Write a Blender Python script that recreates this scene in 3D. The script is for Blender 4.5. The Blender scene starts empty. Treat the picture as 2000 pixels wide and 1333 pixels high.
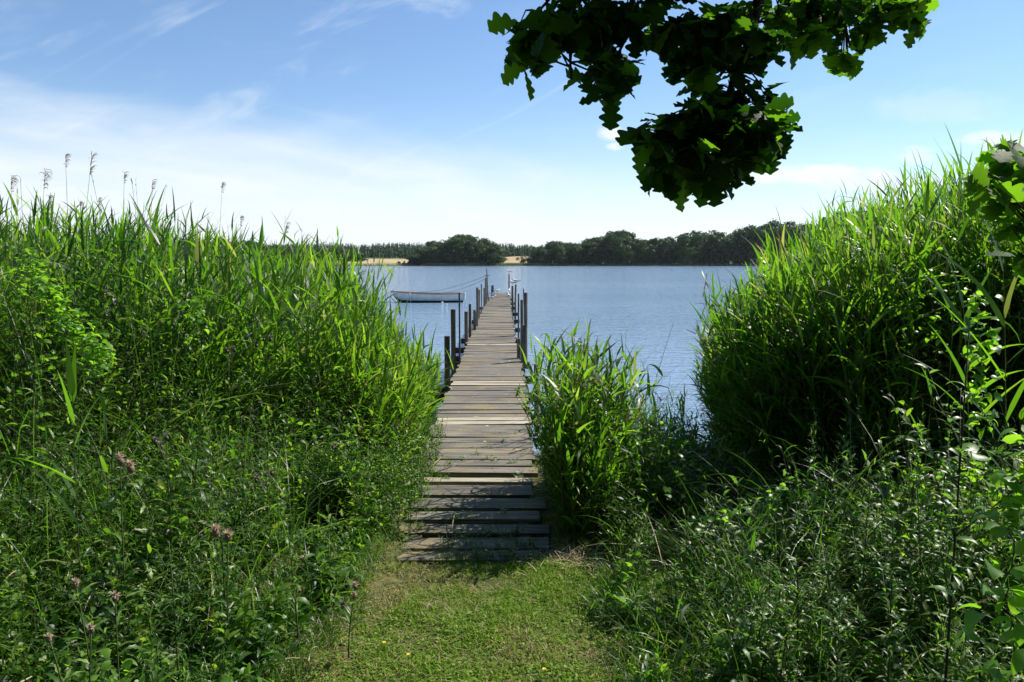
import bpy, math
import numpy as np
R = math.radians
rng = np.random.default_rng(7)
sc = bpy.context.scene
COL = sc.collection

# ------------------------------------------------------------------ camera, sky, sun, exposure
PITCH = R(6.085); F = 1440.0; CAMZ = 1.65
cam = bpy.data.cameras.new('camera'); camo = bpy.data.objects.new('camera', cam); COL.objects.link(camo)
cam.sensor_width = 36; cam.lens = F/2000*36; cam.clip_start = 0.05; cam.clip_end = 9000
camo.location = (0, 0, CAMZ); camo.rotation_euler = (R(90)-PITCH, 0, 0)
sc.camera = camo
SUN_AZ = R(56); SUN_EL = R(46)                     # azimuth from +Y towards +X
world = bpy.data.worlds.new('World'); sc.world = world; world.use_nodes = True
SKY_STRENGTH = 0.092; CLOUD_V = 6.9
def build_world():
    nt = world.node_tree; N = nt.nodes; L = nt.links; N.clear()
    out = N.new('ShaderNodeOutputWorld'); bg = N.new('ShaderNodeBackground'); bg.inputs[1].default_value = SKY_STRENGTH
    L.new(bg.outputs[0], out.inputs[0])
    sky = N.new('ShaderNodeTexSky'); sky.sky_type = 'NISHITA'; sky.sun_disc = False
    sky.sun_elevation = SUN_EL; sky.sun_rotation = SUN_AZ; sky.air_density = 1.0; sky.dust_density = 0.05; sky.ozone_density = 5.0
    tc = N.new('ShaderNodeTexCoord'); sx = N.new('ShaderNodeSeparateXYZ'); L.new(tc.outputs['Generated'], sx.inputs[0])
    def m(op, a, b=None, c=None, clamp=False):
        n = N.new('ShaderNodeMath'); n.operation = op; n.use_clamp = clamp
        for i, v in enumerate((a, b, c)):
            if v is None: continue
            if isinstance(v, (int, float)): n.inputs[i].default_value = v
            else: L.new(v, n.inputs[i])
        return n.outputs[0]
    yy = m('MAXIMUM', sx.outputs[1], 0.15)
    u = m('DIVIDE', sx.outputs[0], yy); v = m('DIVIDE', sx.outputs[2], yy)
    def sm(x, a, b):                                # smoothstep from a (0) to b (1)
        n = N.new('ShaderNodeMapRange'); n.interpolation_type = 'SMOOTHSTEP'
        L.new(x, n.inputs[0]); n.inputs[1].default_value = a; n.inputs[2].default_value = b
        return n.outputs[0]
    def noise(su, sv, rot, scale, det=6, rough=.55, off=0, dist=0.0):
        c = N.new('ShaderNodeCombineXYZ'); ca, sa = math.cos(rot), math.sin(rot)
        L.new(m('MULTIPLY', m('ADD', m('MULTIPLY', u, ca), m('MULTIPLY', v, sa)), su), c.inputs[0])
        L.new(m('MULTIPLY', m('SUBTRACT', m('MULTIPLY', v, ca), m('MULTIPLY', u, sa)), sv), c.inputs[1]); c.inputs[2].default_value = off
        n = N.new('ShaderNodeTexNoise'); n.inputs['Scale'].default_value = scale; n.inputs['Detail'].default_value = det
        n.inputs['Roughness'].default_value = rough; n.inputs['Distortion'].default_value = dist
        L.new(c.outputs[0], n.inputs[0]); return n.outputs[0]
    n1 = noise(1, 5, R(-9), 2.6, off=1.3, dist=.4)
    n2 = noise(1, 7, R(-4), 6.0, off=4.2, dist=.3)
    # wide veil of cirrus, lower left
    vt = m('SUBTRACT', 0.155, m('MULTIPLY', u, 0.15))
    dv = m('SUBTRACT', vt, v)
    dv = m('ADD', dv, m('MULTIPLY', m('SUBTRACT', n1, .5), .26))
    veil = m('MULTIPLY', sm(dv, -0.03, 0.15), 0.78)
    veil = m('MULTIPLY', veil, m('ADD', .42, m('MULTIPLY', n2, 1.05)))
    veil = m('MULTIPLY', veil, sm(u, 0.75, -0.1))
    # thin streaks higher up
    st = noise(1.2, 6, R(24), 3.2, det=7, rough=.6, off=8.8, dist=.8)
    streak = m('MULTIPLY', m('MULTIPLY', sm(st, .54, .8), .40), sm(u, .35, -.1))
    st2 = noise(1, 5, R(8), 2.4, det=7, rough=.6, off=3.1, dist=.6)
    streak2 = m('MULTIPLY', sm(st2, .5, .8), .16)
    # pale air near the horizon
    hz = m('MULTIPLY', sm(v, .24, -0.03), .50)
    tot = m('MAXIMUM', m('ADD', veil, m('MULTIPLY', m('ADD', streak, streak2), m('SUBTRACT', 1.0, veil))), 0)
    tot = m('SUBTRACT', 1.0, m('MULTIPLY', m('SUBTRACT', 1.0, tot), m('SUBTRACT', 1.0, hz)))
    # small bright clouds
    nb = noise(1, 2.2, 0, 26, det=5, rough=.6, off=2.2)
    for (u0, v0, ru, rv, k) in ((.132, .170, .021, .009, .95), (.137, .152, .013, .006, .8), (.40, .116, .125, .013, 1.0), (.50, .103, .10, .010, .8),
                                (.535, .142, .026, .012, .6), (.66, .160, .065, .014, .9), (.56, .205, .09, .022, .22), (-.1, .375, .05, .05, .3)):
        du = m('DIVIDE', m('SUBTRACT', u, u0), ru); dw = m('DIVIDE', m('SUBTRACT', v, v0), rv)
        d = m('ADD', m('MULTIPLY', du, du), m('MULTIPLY', dw, dw))
        d = m('ADD', d, m('MULTIPLY', m('SUBTRACT', nb, .5), 3.2))
        b = m('MULTIPLY', sm(d, 1.5, .0), k)
        tot = m('SUBTRACT', 1.0, m('MULTIPLY', m('SUBTRACT', 1.0, tot), m('SUBTRACT', 1.0, b)))
    tot = m('MULTIPLY', tot, sm(sx.outputs[1], 0.0, .25), None, True)
    mix = N.new('ShaderNodeMix'); mix.data_type = 'RGBA'
    L.new(tot, mix.inputs[0]); L.new(sky.outputs[0], mix.inputs[6]); mix.inputs[7].default_value = (CLOUD_V*.93, CLOUD_V*.985, CLOUD_V*1.04, 1)
    L.new(mix.outputs[2], bg.inputs[0])
build_world()
sun = bpy.data.lights.new('sun', 'SUN'); sun.energy = 5.0; sun.angle = R(.55); sun.color = (1, .945, .85)
suno = bpy.data.objects.new('sun', sun); COL.objects.link(suno)
suno.rotation_euler = (R(90)-SUN_EL, 0, -SUN_AZ + R(180)) 
SUND = np.array([math.sin(SUN_AZ)*math.cos(SUN_EL), math.cos(SUN_AZ)*math.cos(SUN_EL), math.sin(SUN_EL)])
from mathutils import Vector
suno.rotation_euler = Vector(SUND).to_track_quat('Z', 'Y').to_euler()
sc.view_settings.view_transform = 'Standard'; sc.view_settings.look = 'None'; sc.view_settings.exposure = 0.74; sc.view_settings.gamma = 1
sc.render.engine = 'CYCLES'
sc.cycles.max_bounces = 8; sc.cycles.transmission_bounces = 6; sc.cycles.diffuse_bounces = 3; sc.cycles.glossy_bounces = 3; sc.cycles.transparent_max_bounces = 6
sc.cycles.use_denoising = True

# ------------------------------------------------------------------ helpers
def at(px, py, z=None, Y=None):
    "point of the place seen at a pixel of the 2000 x 1333 photograph, at height z or at distance Y"
    k = (666.5-py)/F; d = np.array([(px-1000)/F, math.cos(PITCH)+k*math.sin(PITCH), -math.sin(PITCH)+k*math.cos(PITCH)])
    t = (z-CAMZ)/d[2] if Y is None else Y/d[1]
    return np.array([0, 0, CAMZ])+d*t
def tag(o, label=None, cat=None, group=None, kind=None):
    if label: o['label'] = label
    if cat: o['category'] = cat
    if group: o['group'] = group
    if kind: o['kind'] = kind
    return o
def empty(name, loc=(0, 0, 0), rz=0):
    o = bpy.data.objects.new(name, None); COL.objects.link(o); o.location = tuple(float(v) for v in loc); o.rotation_euler = (0, 0, rz); o.empty_display_size = .1
    return o
def copy_tree(o, parent=None):
    c = o.copy(); COL.objects.link(c)
    if parent: c.parent = parent
    for ch in list(o.children): copy_tree(ch, c)
    return c

class Geo:
    def __init__(s): s.v = []; s.f = []; s.m = []; s.t = []; s.n = 0
    def add(s, V, Fq, tint, mat=0):
        V = np.asarray(V, float).reshape(-1, 3); Fq = np.asarray(Fq, int)
        tint = np.broadcast_to(np.asarray(tint, float), (len(V),))
        s.v.append(V); s.f.append(Fq+s.n); s.m.append(np.full(len(Fq), mat)); s.t.append(tint); s.n += len(V)
    def build(s, name, mats, parent=None, smooth=True, origin=None):
        V = np.concatenate(s.v); T = np.concatenate(s.t)
        if origin is not None: V = V-np.asarray(origin)
        me = bpy.data.meshes.new(name); me.vertices.add(len(V)); me.vertices.foreach_set('co', V.astype(np.float32).ravel())
        tot = np.concatenate([np.full(len(f), f.shape[1]) for f in s.f]); idx = np.concatenate([f.ravel() for f in s.f])
        me.loops.add(len(idx)); me.polygons.add(len(tot))
        start = np.concatenate([[0], np.cumsum(tot)[:-1]])
        me.loops.foreach_set('vertex_index', idx.astype(np.int32)); me.polygons.foreach_set('loop_start', start.astype(np.int32))
        me.polygons.foreach_set('loop_total', tot.astype(np.int32))
        me.polygons.foreach_set('material_index', np.concatenate(s.m).astype(np.int32))
        me.polygons.foreach_set('use_smooth', np.full(len(tot), smooth))
        a = me.attributes.new('tint', 'FLOAT', 'POINT'); a.data.foreach_set('value', T.astype(np.float32))
        for m_ in (mats if isinstance(mats, (list, tuple)) else [mats]): me.materials.append(m_)
        me.update(); me.validate()
        o = bpy.data.objects.new(name, me); COL.objects.link(o)
        if parent: o.parent = parent
        if origin is not None and not parent: o.location = tuple(float(q) for q in origin)
        return o

def A(x, n): return np.broadcast_to(np.asarray(x, float), (n,)).astype(float)
def leaf_prof(u): return np.clip(u*5+.35, 0, 1)*np.clip((1-u), 0, 1)**.75
def lance_prof(u): return np.sin(np.pi*np.clip(u, 0, 1)**.75)**.8*.98+.02*(1-u)
def ovate_prof(u): return np.clip(np.sin(np.pi*u**.62), 0, 1)**.85+.02
def heart_prof(u): return np.array([.75, 1.0, .93, .7, .38, 0.02]) if len(u) == 6 else np.sin(np.pi*u**.45)
def blades(g, P0, az, el, L, W, droop, S=5, prof=leaf_prof, fold=0.0, roll=0.0, tint=0.5, mat=0, bend=1.3, curl=0.0):
    P0 = np.asarray(P0, float); n = len(P0)
    if n == 0: return
    az = A(az, n); el = A(el, n); L = A(L, n); W = A(W, n); droop = A(droop, n); roll = A(roll, n); tint = A(tint, n); curl = A(curl, n)
    t = np.linspace(0, 1, S+1); tm = (t[:-1]+t[1:])/2
    e = el[:, None]-droop[:, None]*tm[None]**bend
    a = az[:, None]+curl[:, None]*tm[None]
    D = np.stack([np.cos(e)*np.cos(a), np.cos(e)*np.sin(a), np.sin(e)], -1)
    st = D*(L/S)[:, None, None]
    C = np.concatenate([np.zeros((n, 1, 3)), np.cumsum(st, 1)], 1)+P0[:, None]
    Dv = np.concatenate([D[:, :1], (D[:, 1:]+D[:, :-1])/2, D[:, -1:]], 1)
    side = np.stack([-np.sin(az), np.cos(az), np.zeros(n)], -1)[:, None]*np.ones((1, S+1, 1))
    nor = np.cross(Dv, side)
    cr, sr = np.cos(roll)[:, None, None], np.sin(roll)[:, None, None]
    s2 = side*cr+nor*sr; n2 = nor*cr-side*sr
    half = (W/2)[:, None]*prof(t)[None]
    if fold == 0:
        V = np.stack([C-s2*half[..., None], C+s2*half[..., None]], 2)      # n,S+1,2,3
        b = np.arange(n)[:, None]*(S+1)*2+np.arange(S)[None]*2
        Fq = np.stack([b, b+1, b+3, b+2], -1).reshape(-1, 4); k = 2
    else:
        up = n2*half[..., None]*fold
        V = np.stack([C-s2*half[..., None]+up, C, C+s2*half[..., None]+up], 2)
        b = np.arange(n)[:, None]*(S+1)*3+np.arange(S)[None]*3
        Fq = np.concatenate([np.stack([b, b+1, b+4, b+3], -1).reshape(-1, 4), np.stack([b+1, b+2, b+5, b+4], -1).reshape(-1, 4)]); k = 3
    g.add(V, Fq, np.repeat(tint, (S+1)*k), mat)
def tubes(g, C, rad, sides=3, tint=.5, mat=0, cap=False):
    "C: n,S+1,3  rad: n,S+1"
    C = np.asarray(C, float); n, S1, _ = C.shape; rad = np.broadcast_to(np.asarray(rad, float), (n, S1))
    D = np.gradient(C, axis=1); D /= np.linalg.norm(D, axis=-1, keepdims=True)+1e-9
    ref = np.where(np.abs(D[..., 2:3]) > .9, np.array([1., 0, 0]), np.array([0, 0, 1.]))
    s = np.cross(D, ref); s /= np.linalg.norm(s, axis=-1, keepdims=True)+1e-9; q = np.cross(D, s)
    ang = np.arange(sides)*2*np.pi/sides
    V = C[:, :, None]+rad[:, :, None, None]*(s[:, :, None]*np.cos(ang)[None, None, :, None]+q[:, :, None]*np.sin(ang)[None, None, :, None])
    b = np.arange(n)[:, None, None]*S1*sides+np.arange(S1-1)[None, :, None]*sides; j = np.arange(sides); j2 = (j+1) % sides
    Fq = np.stack([b+j, b+j2, b+j2+sides, b+j+sides], -1).reshape(-1, 4)
    tt = np.repeat(A(tint, n), S1*sides)
    g.add(V, Fq, tt, mat)
    if cap:
        base = g.n-n*S1*sides
        for i in range(n):
            o0 = base+i*S1*sides
            g.f.append(np.array([list(o0+(S1-1)*sides+j)])); g.m.append(np.array([mat]))
            g.f.append(np.array([list(o0+j[::-1])])); g.m.append(np.array([mat]))
def tube(g, pts, rad, sides=8, tint=.5, mat=0, cap=True):
    tubes(g, np.asarray(pts, float)[None], np.asarray(rad, float)[None] if np.ndim(rad) else rad, sides, tint, mat, cap)
def box(g, c, sz, rz=0.0, tilt=0.0, tint=.5, mat=0, jit=0.0, roll=0.0):
    hx, hy, hz = [q/2 for q in sz]
    V = np.array([[x, y, z] for x in (-hx, hx) for y in (-hy, hy) for z in (-hz, hz)])
    if jit: V = V+rng.uniform(-jit, jit, V.shape)
    ct, s_ = math.cos(tilt), math.sin(tilt)                                    # about y: one end higher
    V = V@np.array([[ct, 0, -s_], [0, 1, 0], [s_, 0, ct]])
    cr, sr = math.cos(roll), math.sin(roll); V = V@np.array([[1, 0, 0], [0, cr, -sr], [0, sr, cr]])
    ca, sa = math.cos(rz), math.sin(rz); V = V@np.array([[ca, sa, 0], [-sa, ca, 0], [0, 0, 1]])
    V = V+np.asarray(c, float)
    g.add(V, [[0, 1, 3, 2], [4, 6, 7, 5], [0, 4, 5, 1], [2, 3, 7, 6], [0, 2, 6, 4], [1, 5, 7, 3]], tint, mat)
_ph = np.random.default_rng(3).uniform(0, 6.28, (40, 2)); _an = np.random.default_rng(4).uniform(0, 6.28, 40)
def wob(x, y, sc_=1.0, k=0):
    "smooth noise about -1..1"
    s = 0
    for i in range(5):
        j = (k*5+i) % 40; f = sc_*(1+.45*i)
        s = s+np.sin((x*math.cos(_an[j])+y*math.sin(_an[j]))*f+_ph[j, 0])/(1+.4*i)
    return s/2.2
def smooth(x, a, b):
    t = np.clip((x-a)/(b-a), 0, 1); return t*t*(3-2*t)

# ------------------------------------------------------------------ materials
def nodes(name):
    m = bpy.data.materials.new(name); m.use_nodes = True; nt = m.node_tree; nt.nodes.clear()
    o = nt.nodes.new('ShaderNodeOutputMaterial'); return m, nt, o
def ramp(nt, src, stops):
    r = nt.nodes.new('ShaderNodeValToRGB'); e = r.color_ramp.elements
    while len(e) < len(stops): e.new(.5)
    for i, (p, c) in enumerate(stops): e[i].position = p; e[i].color = (*c, 1)
    nt.links.new(src, r.inputs[0]); return r.outputs[0]
def leafmat(name, stops, tstops, trans=.45, rough=.42, spec=.45, nscale=0, k=1.0, kt=1.0):
    stops = [(p, tuple(q*(k if p < .93 else 1) for q in c)) for p, c in stops]; tstops = [(p, tuple(q*(kt if p < .93 else 1) for q in c)) for p, c in tstops]
    m, nt, o = nodes(name); L = nt.links
    at_ = nt.nodes.new('ShaderNodeAttribute'); at_.attribute_name = 'tint'
    src = at_.outputs['Fac']
    p = nt.nodes.new('ShaderNodeBsdfPrincipled'); p.inputs['Roughness'].default_value = rough; p.inputs['Specular IOR Level'].default_value = spec
    L.new(ramp(nt, src, stops), p.inputs['Base Color'])
    t = nt.nodes.new('ShaderNodeBsdfTranslucent'); L.new(ramp(nt, src, tstops), t.inputs[0])
    mx = nt.nodes.new('ShaderNodeMixShader'); mx.inputs[0].default_value = trans
    L.new(p.outputs[0], mx.inputs[1]); L.new(t.outputs[0], mx.inputs[2]); L.new(mx.outputs[0], o.inputs[0])
    if nscale:
        tc = nt.nodes.new('ShaderNodeTexCoord'); n = nt.nodes.new('ShaderNodeTexNoise'); n.inputs['Scale'].default_value = nscale
        L.new(tc.outputs['Object'], n.inputs[0]); b = nt.nodes.new('ShaderNodeBump'); b.inputs['Strength'].default_value = .35; b.inputs['Distance'].default_value = .004
        L.new(n.outputs[0], b.inputs['Height']); L.new(b.outputs[0], p.inputs['Normal'])
    return m
M = {}
M['reed'] = leafmat('reed_green', [(0, (.018, .05, .010)), (.45, (.042, .10, .013)), (.8, (.07, .14, .018)), (.955, (.13, .17, .04)), (1, (.3, .25, .11))],
                    [(0, (.07, .24, .010)), (.5, (.20, .48, .016)), (.9, (.38, .70, .03)), (1, (.5, .46, .12))], .5, .4, .38, k=.72, kt=.88)
M['reedstem'] = leafmat('reed_stem', [(0, (.08, .13, .03)), (.6, (.16, .2, .06)), (1, (.34, .28, .15))], [(0, (.1, .2, .02)), (1, (.2, .25, .05))], .12, .5, .4)
M['herb'] = leafmat('herb_green', [(0, (.014, .042, .008)), (.5, (.06, .14, .016)), (.9, (.17, .29, .03)), (1, (.24, .25, .07))],
                    [(0, (.07, .25, .012)), (.5, (.24, .56, .02)), (.92, (.45, .78, .035)), (1, (.5, .52, .05))], .45, .42, .38, k=.72, kt=.88)
M['fine'] = leafmat('fine_herb_green', [(0, (.03, .08, .014)), (.6, (.09, .18, .028)), (1, (.2, .29, .07))],
                    [(0, (.1, .3, .03)), (1, (.3, .58, .06))], .4, .42, .38, k=.72, kt=.88)
M['grass'] = leafmat('grass_green', [(0, (.022, .06, .01)), (.5, (.055, .125, .016)), (.85, (.12, .21, .03)), (1, (.24, .24, .09))],
                     [(0, (.1, .3, .012)), (.6, (.18, .44, .02)), (1, (.36, .46, .06))], .4, .4, .45, k=.72, kt=.88)
M['bind'] = leafmat('bindweed_green', [(0, (.07, .17, .02)), (1, (.13, .26, .03))], [(0, (.2, .5, .015)), (1, (.38, .72, .03))], .5, .4, .4)
M['lawn'] = leafmat('lawn_green', [(0, (.08, .175, .016)), (.4, (.165, .275, .028)), (.7, (.26, .29, .055)), (.85, (.25, .22, .09)), (1, (.42, .34, .2))],
                    [(0, (.14, .36, .015)), (.6, (.28, .5, .03)), (.8, (.3, .33, .07)), (1, (.4, .32, .15))], .35, .5, .18)
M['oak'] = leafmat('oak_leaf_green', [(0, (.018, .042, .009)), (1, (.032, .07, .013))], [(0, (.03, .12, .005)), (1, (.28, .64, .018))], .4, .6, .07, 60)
M['straw'] = leafmat('dry_straw', [(0, (.3, .23, .13)), (1, (.5, .42, .28))], [(0, (.3, .22, .1)), (1, (.4, .3, .15))], .2, .6, .3)
M['plume'] = leafmat('reed_plume_brown', [(0, (.2, .14, .12)), (1, (.42, .32, .27))], [(0, (.2, .13, .09)), (1, (.4, .28, .2))], .4, .7, .2)
M['tree'] = leafmat('broadleaf_crown', [(0, (.020, .042, .016)), (.6, (.036, .07, .022)), (1, (.06, .105, .03))], [(0, (.03, .08, .012)), (1, (.06, .14, .02))], .25, .6, .25)
M['conifer'] = leafmat('conifer_crown', [(0, (.035, .065, .035)), (1, (.085, .125, .06))], [(0, (.03, .07, .02)), (1, (.07, .13, .04))], .25, .7, .2)
M['thistledown'] = leafmat('thistle_down', [(0, (.42, .32, .22)), (1, (.62, .52, .4))], [(0, (.5, .38, .26)), (1, (.6, .48, .36))], .35, .9, .1)
M['thistlepurple'] = leafmat('thistle_purple', [(0, (.22, .15, .19)), (1, (.33, .25, .29))], [(0, (.3, .18, .3)), (1, (.4, .25, .4))], .3, .8, .1)
M['yellow'] = leafmat('yellow_petal', [(0, (.75, .6, .02)), (1, (.8, .68, .03))], [(0, (.6, .5, .02)), (1, (.6, .5, .02))], .3, .5, .3)

def tree_tone(m):
    nt = m.node_tree; p = [n for n in nt.nodes if n.type == 'BSDF_PRINCIPLED'][0]; src = p.inputs['Base Color'].links[0].from_socket
    oi = nt.nodes.new('ShaderNodeObjectInfo'); c = ramp(nt, oi.outputs['Random'], [(0, (.6, .62, .7)), (.5, (1, 1, .95)), (1, (1.7, 1.55, 1.1))])
    mu = nt.nodes.new('ShaderNodeMix'); mu.data_type = 'RGBA'; mu.blend_type = 'MULTIPLY'; mu.inputs[0].default_value = 1; nt.links.new(src, mu.inputs[6]); nt.links.new(c, mu.inputs[7]); nt.links.new(mu.outputs[2], p.inputs['Base Color'])
tree_tone(M['tree'])
def solid(name, col, rough=.6, spec=.4, metallic=0, noise=None, bump=0):
    m, nt, o = nodes(name); p = nt.nodes.new('ShaderNodeBsdfPrincipled'); nt.links.new(p.outputs[0], o.inputs[0])
    p.inputs['Base Color'].default_value = (*col, 1); p.inputs['Roughness'].default_value = rough; p.inputs['Specular IOR Level'].default_value = spec; p.inputs['Metallic'].default_value = metallic
    if noise:
        tc = nt.nodes.new('ShaderNodeTexCoord'); n = nt.nodes.new('ShaderNodeTexNoise'); n.inputs['Scale'].default_value = noise[0]; n.inputs['Detail'].default_value = 6
        nt.links.new(tc.outputs['Object'], n.inputs[0])
        nt.links.new(ramp(nt, n.outputs[0], [(.35, tuple(c*(1-noise[1]) for c in col)), (.65, tuple(min(1, c*(1+noise[1])) for c in col))]), p.inputs['Base Color'])
        if bump:
            b = nt.nodes.new('ShaderNodeBump'); b.inputs['Strength'].default_value = bump; b.inputs['Distance'].default_value = .01
            nt.links.new(n.outputs[0], b.inputs['Height']); nt.links.new(b.outputs[0], p.inputs['Normal'])
    return m
def woodmat(name, base, dark, stretch, lichen=0.0, rough=.75):
    m, nt, o = nodes(name); L = nt.links; p = nt.nodes.new('ShaderNodeBsdfPrincipled'); L.new(p.outputs[0], o.inputs[0])
    p.inputs['Roughness'].default_value = rough; p.inputs['Specular IOR Level'].default_value = .25
    tc = nt.nodes.new('ShaderNodeTexCoord'); mp = nt.nodes.new('ShaderNodeMapping'); mp.inputs['Scale'].default_value = stretch; L.new(tc.outputs['Object'], mp.inputs[0])
    n = nt.nodes.new('ShaderNodeTexNoise'); n.inputs['Scale'].default_value = 1; n.inputs['Detail'].default_value = 8; n.inputs['Roughness'].default_value = .65; n.inputs['Distortion'].default_value = .3
    L.new(mp.outputs[0], n.inputs[0])
    grain = ramp(nt, n.outputs[0], [(.34, tuple(c*.6 for c in dark)), (.42, dark), (.52, base), (.72, tuple(min(1, c*1.45) for c in base))])
    a = nt.nodes.new('ShaderNodeAttribute'); a.attribute_name = 'tint'
    tn = ramp(nt, a.outputs['Fac'], [(0, (.5, .5, .5)), (.5, (1, 1, 1)), (.9, (1.35, 1.32, 1.25)), (1, (2.3, 2.25, 2.1))])
    mu = nt.nodes.new('ShaderNodeMix'); mu.data_type = 'RGBA'; mu.blend_type = 'MULTIPLY'; mu.inputs[0].default_value = 1
    L.new(grain, mu.inputs[6]); L.new(tn, mu.inputs[7]); colr = mu.outputs[2]
    if lichen:
        n2 = nt.nodes.new('ShaderNodeTexNoise'); n2.inputs['Scale'].default_value = 1.6; n2.inputs['Detail'].default_value = 7; n2.inputs['Roughness'].default_value = .7; L.new(tc.outputs['Object'], n2.inputs[0])
        f = ramp(nt, n2.outputs[0], [(.5, (0, 0, 0)), (.66, (lichen,)*3)])
        ml = nt.nodes.new('ShaderNodeMix'); ml.data_type = 'RGBA'; L.new(f, ml.inputs[0]); L.new(colr, ml.inputs[6]); ml.inputs[7].default_value = (.27, .20, .07, 1); colr = ml.outputs[2]
        n3 = nt.nodes.new('ShaderNodeTexNoise'); n3.inputs['Scale'].default_value = 9; n3.inputs['Detail'].default_value = 4; L.new(tc.outputs['Object'], n3.inputs[0])
        f = ramp(nt, n3.outputs[0], [(.66, (0, 0, 0)), (.72, (.6,)*3)])
        ml = nt.nodes.new('ShaderNodeMix'); ml.data_type = 'RGBA'; L.new(f, ml.inputs[0]); L.new(colr, ml.inputs[6]); ml.inputs[7].default_value = (.5, .48, .43, 1); colr = ml.outputs[2]
    L.new(colr, p.inputs['Base Color'])
    b = nt.nodes.new('ShaderNodeBump'); b.inputs['Strength'].default_value = .6; b.inputs['Distance'].default_value = .006
    L.new(n.outputs[0], b.inputs['Height']); L.new(b.outputs[0], p.inputs['Normal'])
    return m
M['plank'] = woodmat('weathered_plank', (.185, .168, .137), (.07, .061, .049), (2.2, 70, 40), .55)
M['newplank'] = woodmat('pale_new_plank', (.33, .295, .235), (.21, .18, .135), (2.2, 60, 40))
M['post'] = woodmat('post_wood', (.17, .145, .115), (.06, .05, .038), (45, 45, 2.5))
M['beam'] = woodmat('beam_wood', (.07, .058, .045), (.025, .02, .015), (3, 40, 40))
M['iron'] = solid('dark_iron', (.03, .035, .05), .5, .5, 0, (30, .3))
M['bark'] = solid('bark', (.045, .035, .025), .9, .2, 0, (25, .5), .8)
M['bark_far'] = solid('bark_far', (.05, .042, .035), .9, .2)
M['herbstem'] = solid('herb_stem', (.06, .085, .03), .6, .3)
M['darkstem'] = solid('dark_stem', (.035, .035, .02), .7, .3)
M['hull'] = solid('hull_paint', (.70, .67, .62), .45, .4, 0, (3, .1))
M['antifoul'] = solid('hull_bottom_paint', (.035, .045, .05), .6, .3)
M['rail'] = solid('rail_wood', (.30, .2, .15), .6, .4, 0, (14, .25))
M['white'] = solid('white_paint', (.72, .72, .70), .5, .4)
M['inner'] = solid('boat_inside', (.22, .2, .17), .7, .3, 0, (8, .25))
M['rope'] = solid('rope', (.10, .10, .11), .9, .1)
M['gullwhite'] = solid('gull_white', (.78, .78, .77), .7, .2)
M['gullgrey'] = solid('gull_grey', (.33, .35, .38), .7, .2)
M['gullblack'] = solid('gull_black', (.03, .03, .032), .7, .2)
M['beak'] = solid('gull_beak', (.5, .3, .05), .5, .3)
M['stone'] = solid('stone', (.25, .23, .2), .8, .3, 0, (12, .35), .4)

# ------------------------------------------------------------------ terrain
def shore_near(x): return 9.3+.35*wob(x, 0*x, .7, 1)
def shore_far(x): return 500-130*smooth(x, 175, 300)+6*wob(x, 0*x, .02, 2)-60*smooth(-x, 260, 500)
def ground(x, y):
    x = np.asarray(x, float); y = np.asarray(y, float)
    s = shore_near(x)
    z = -0.72*smooth(y, 5.0, s)-1.8*smooth(y, s, s+12)
    z = z+.02*wob(x, y, 3, 3)*smooth(y, -50, 3)*(y < 30)+.012*wob(x, y, 9, 4)*(y < 30)
    z = z-.05*smooth(y, 3.85, 4.0)*(1-smooth(np.abs(x+.24), .46, .56))*(y < 8)*.8
    r = y-shore_far(x)
    zf = -2.5+2.15*smooth(r, -30, 2)+.031*np.clip(r, 0, 260)+4*smooth(r, 250, 1200)
    zf = zf+3.2*np.exp(-((x-8)/40)**2-((r-150)/70)**2)+1.2*smooth(r, 10, 60)*wob(x, y, .02, 5)
    w = smooth(y, 60, 300)
    return z*(1-w)+zf*w
def gz(x, y): return float(ground(np.array([x]), np.array([y]))[0])
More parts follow.
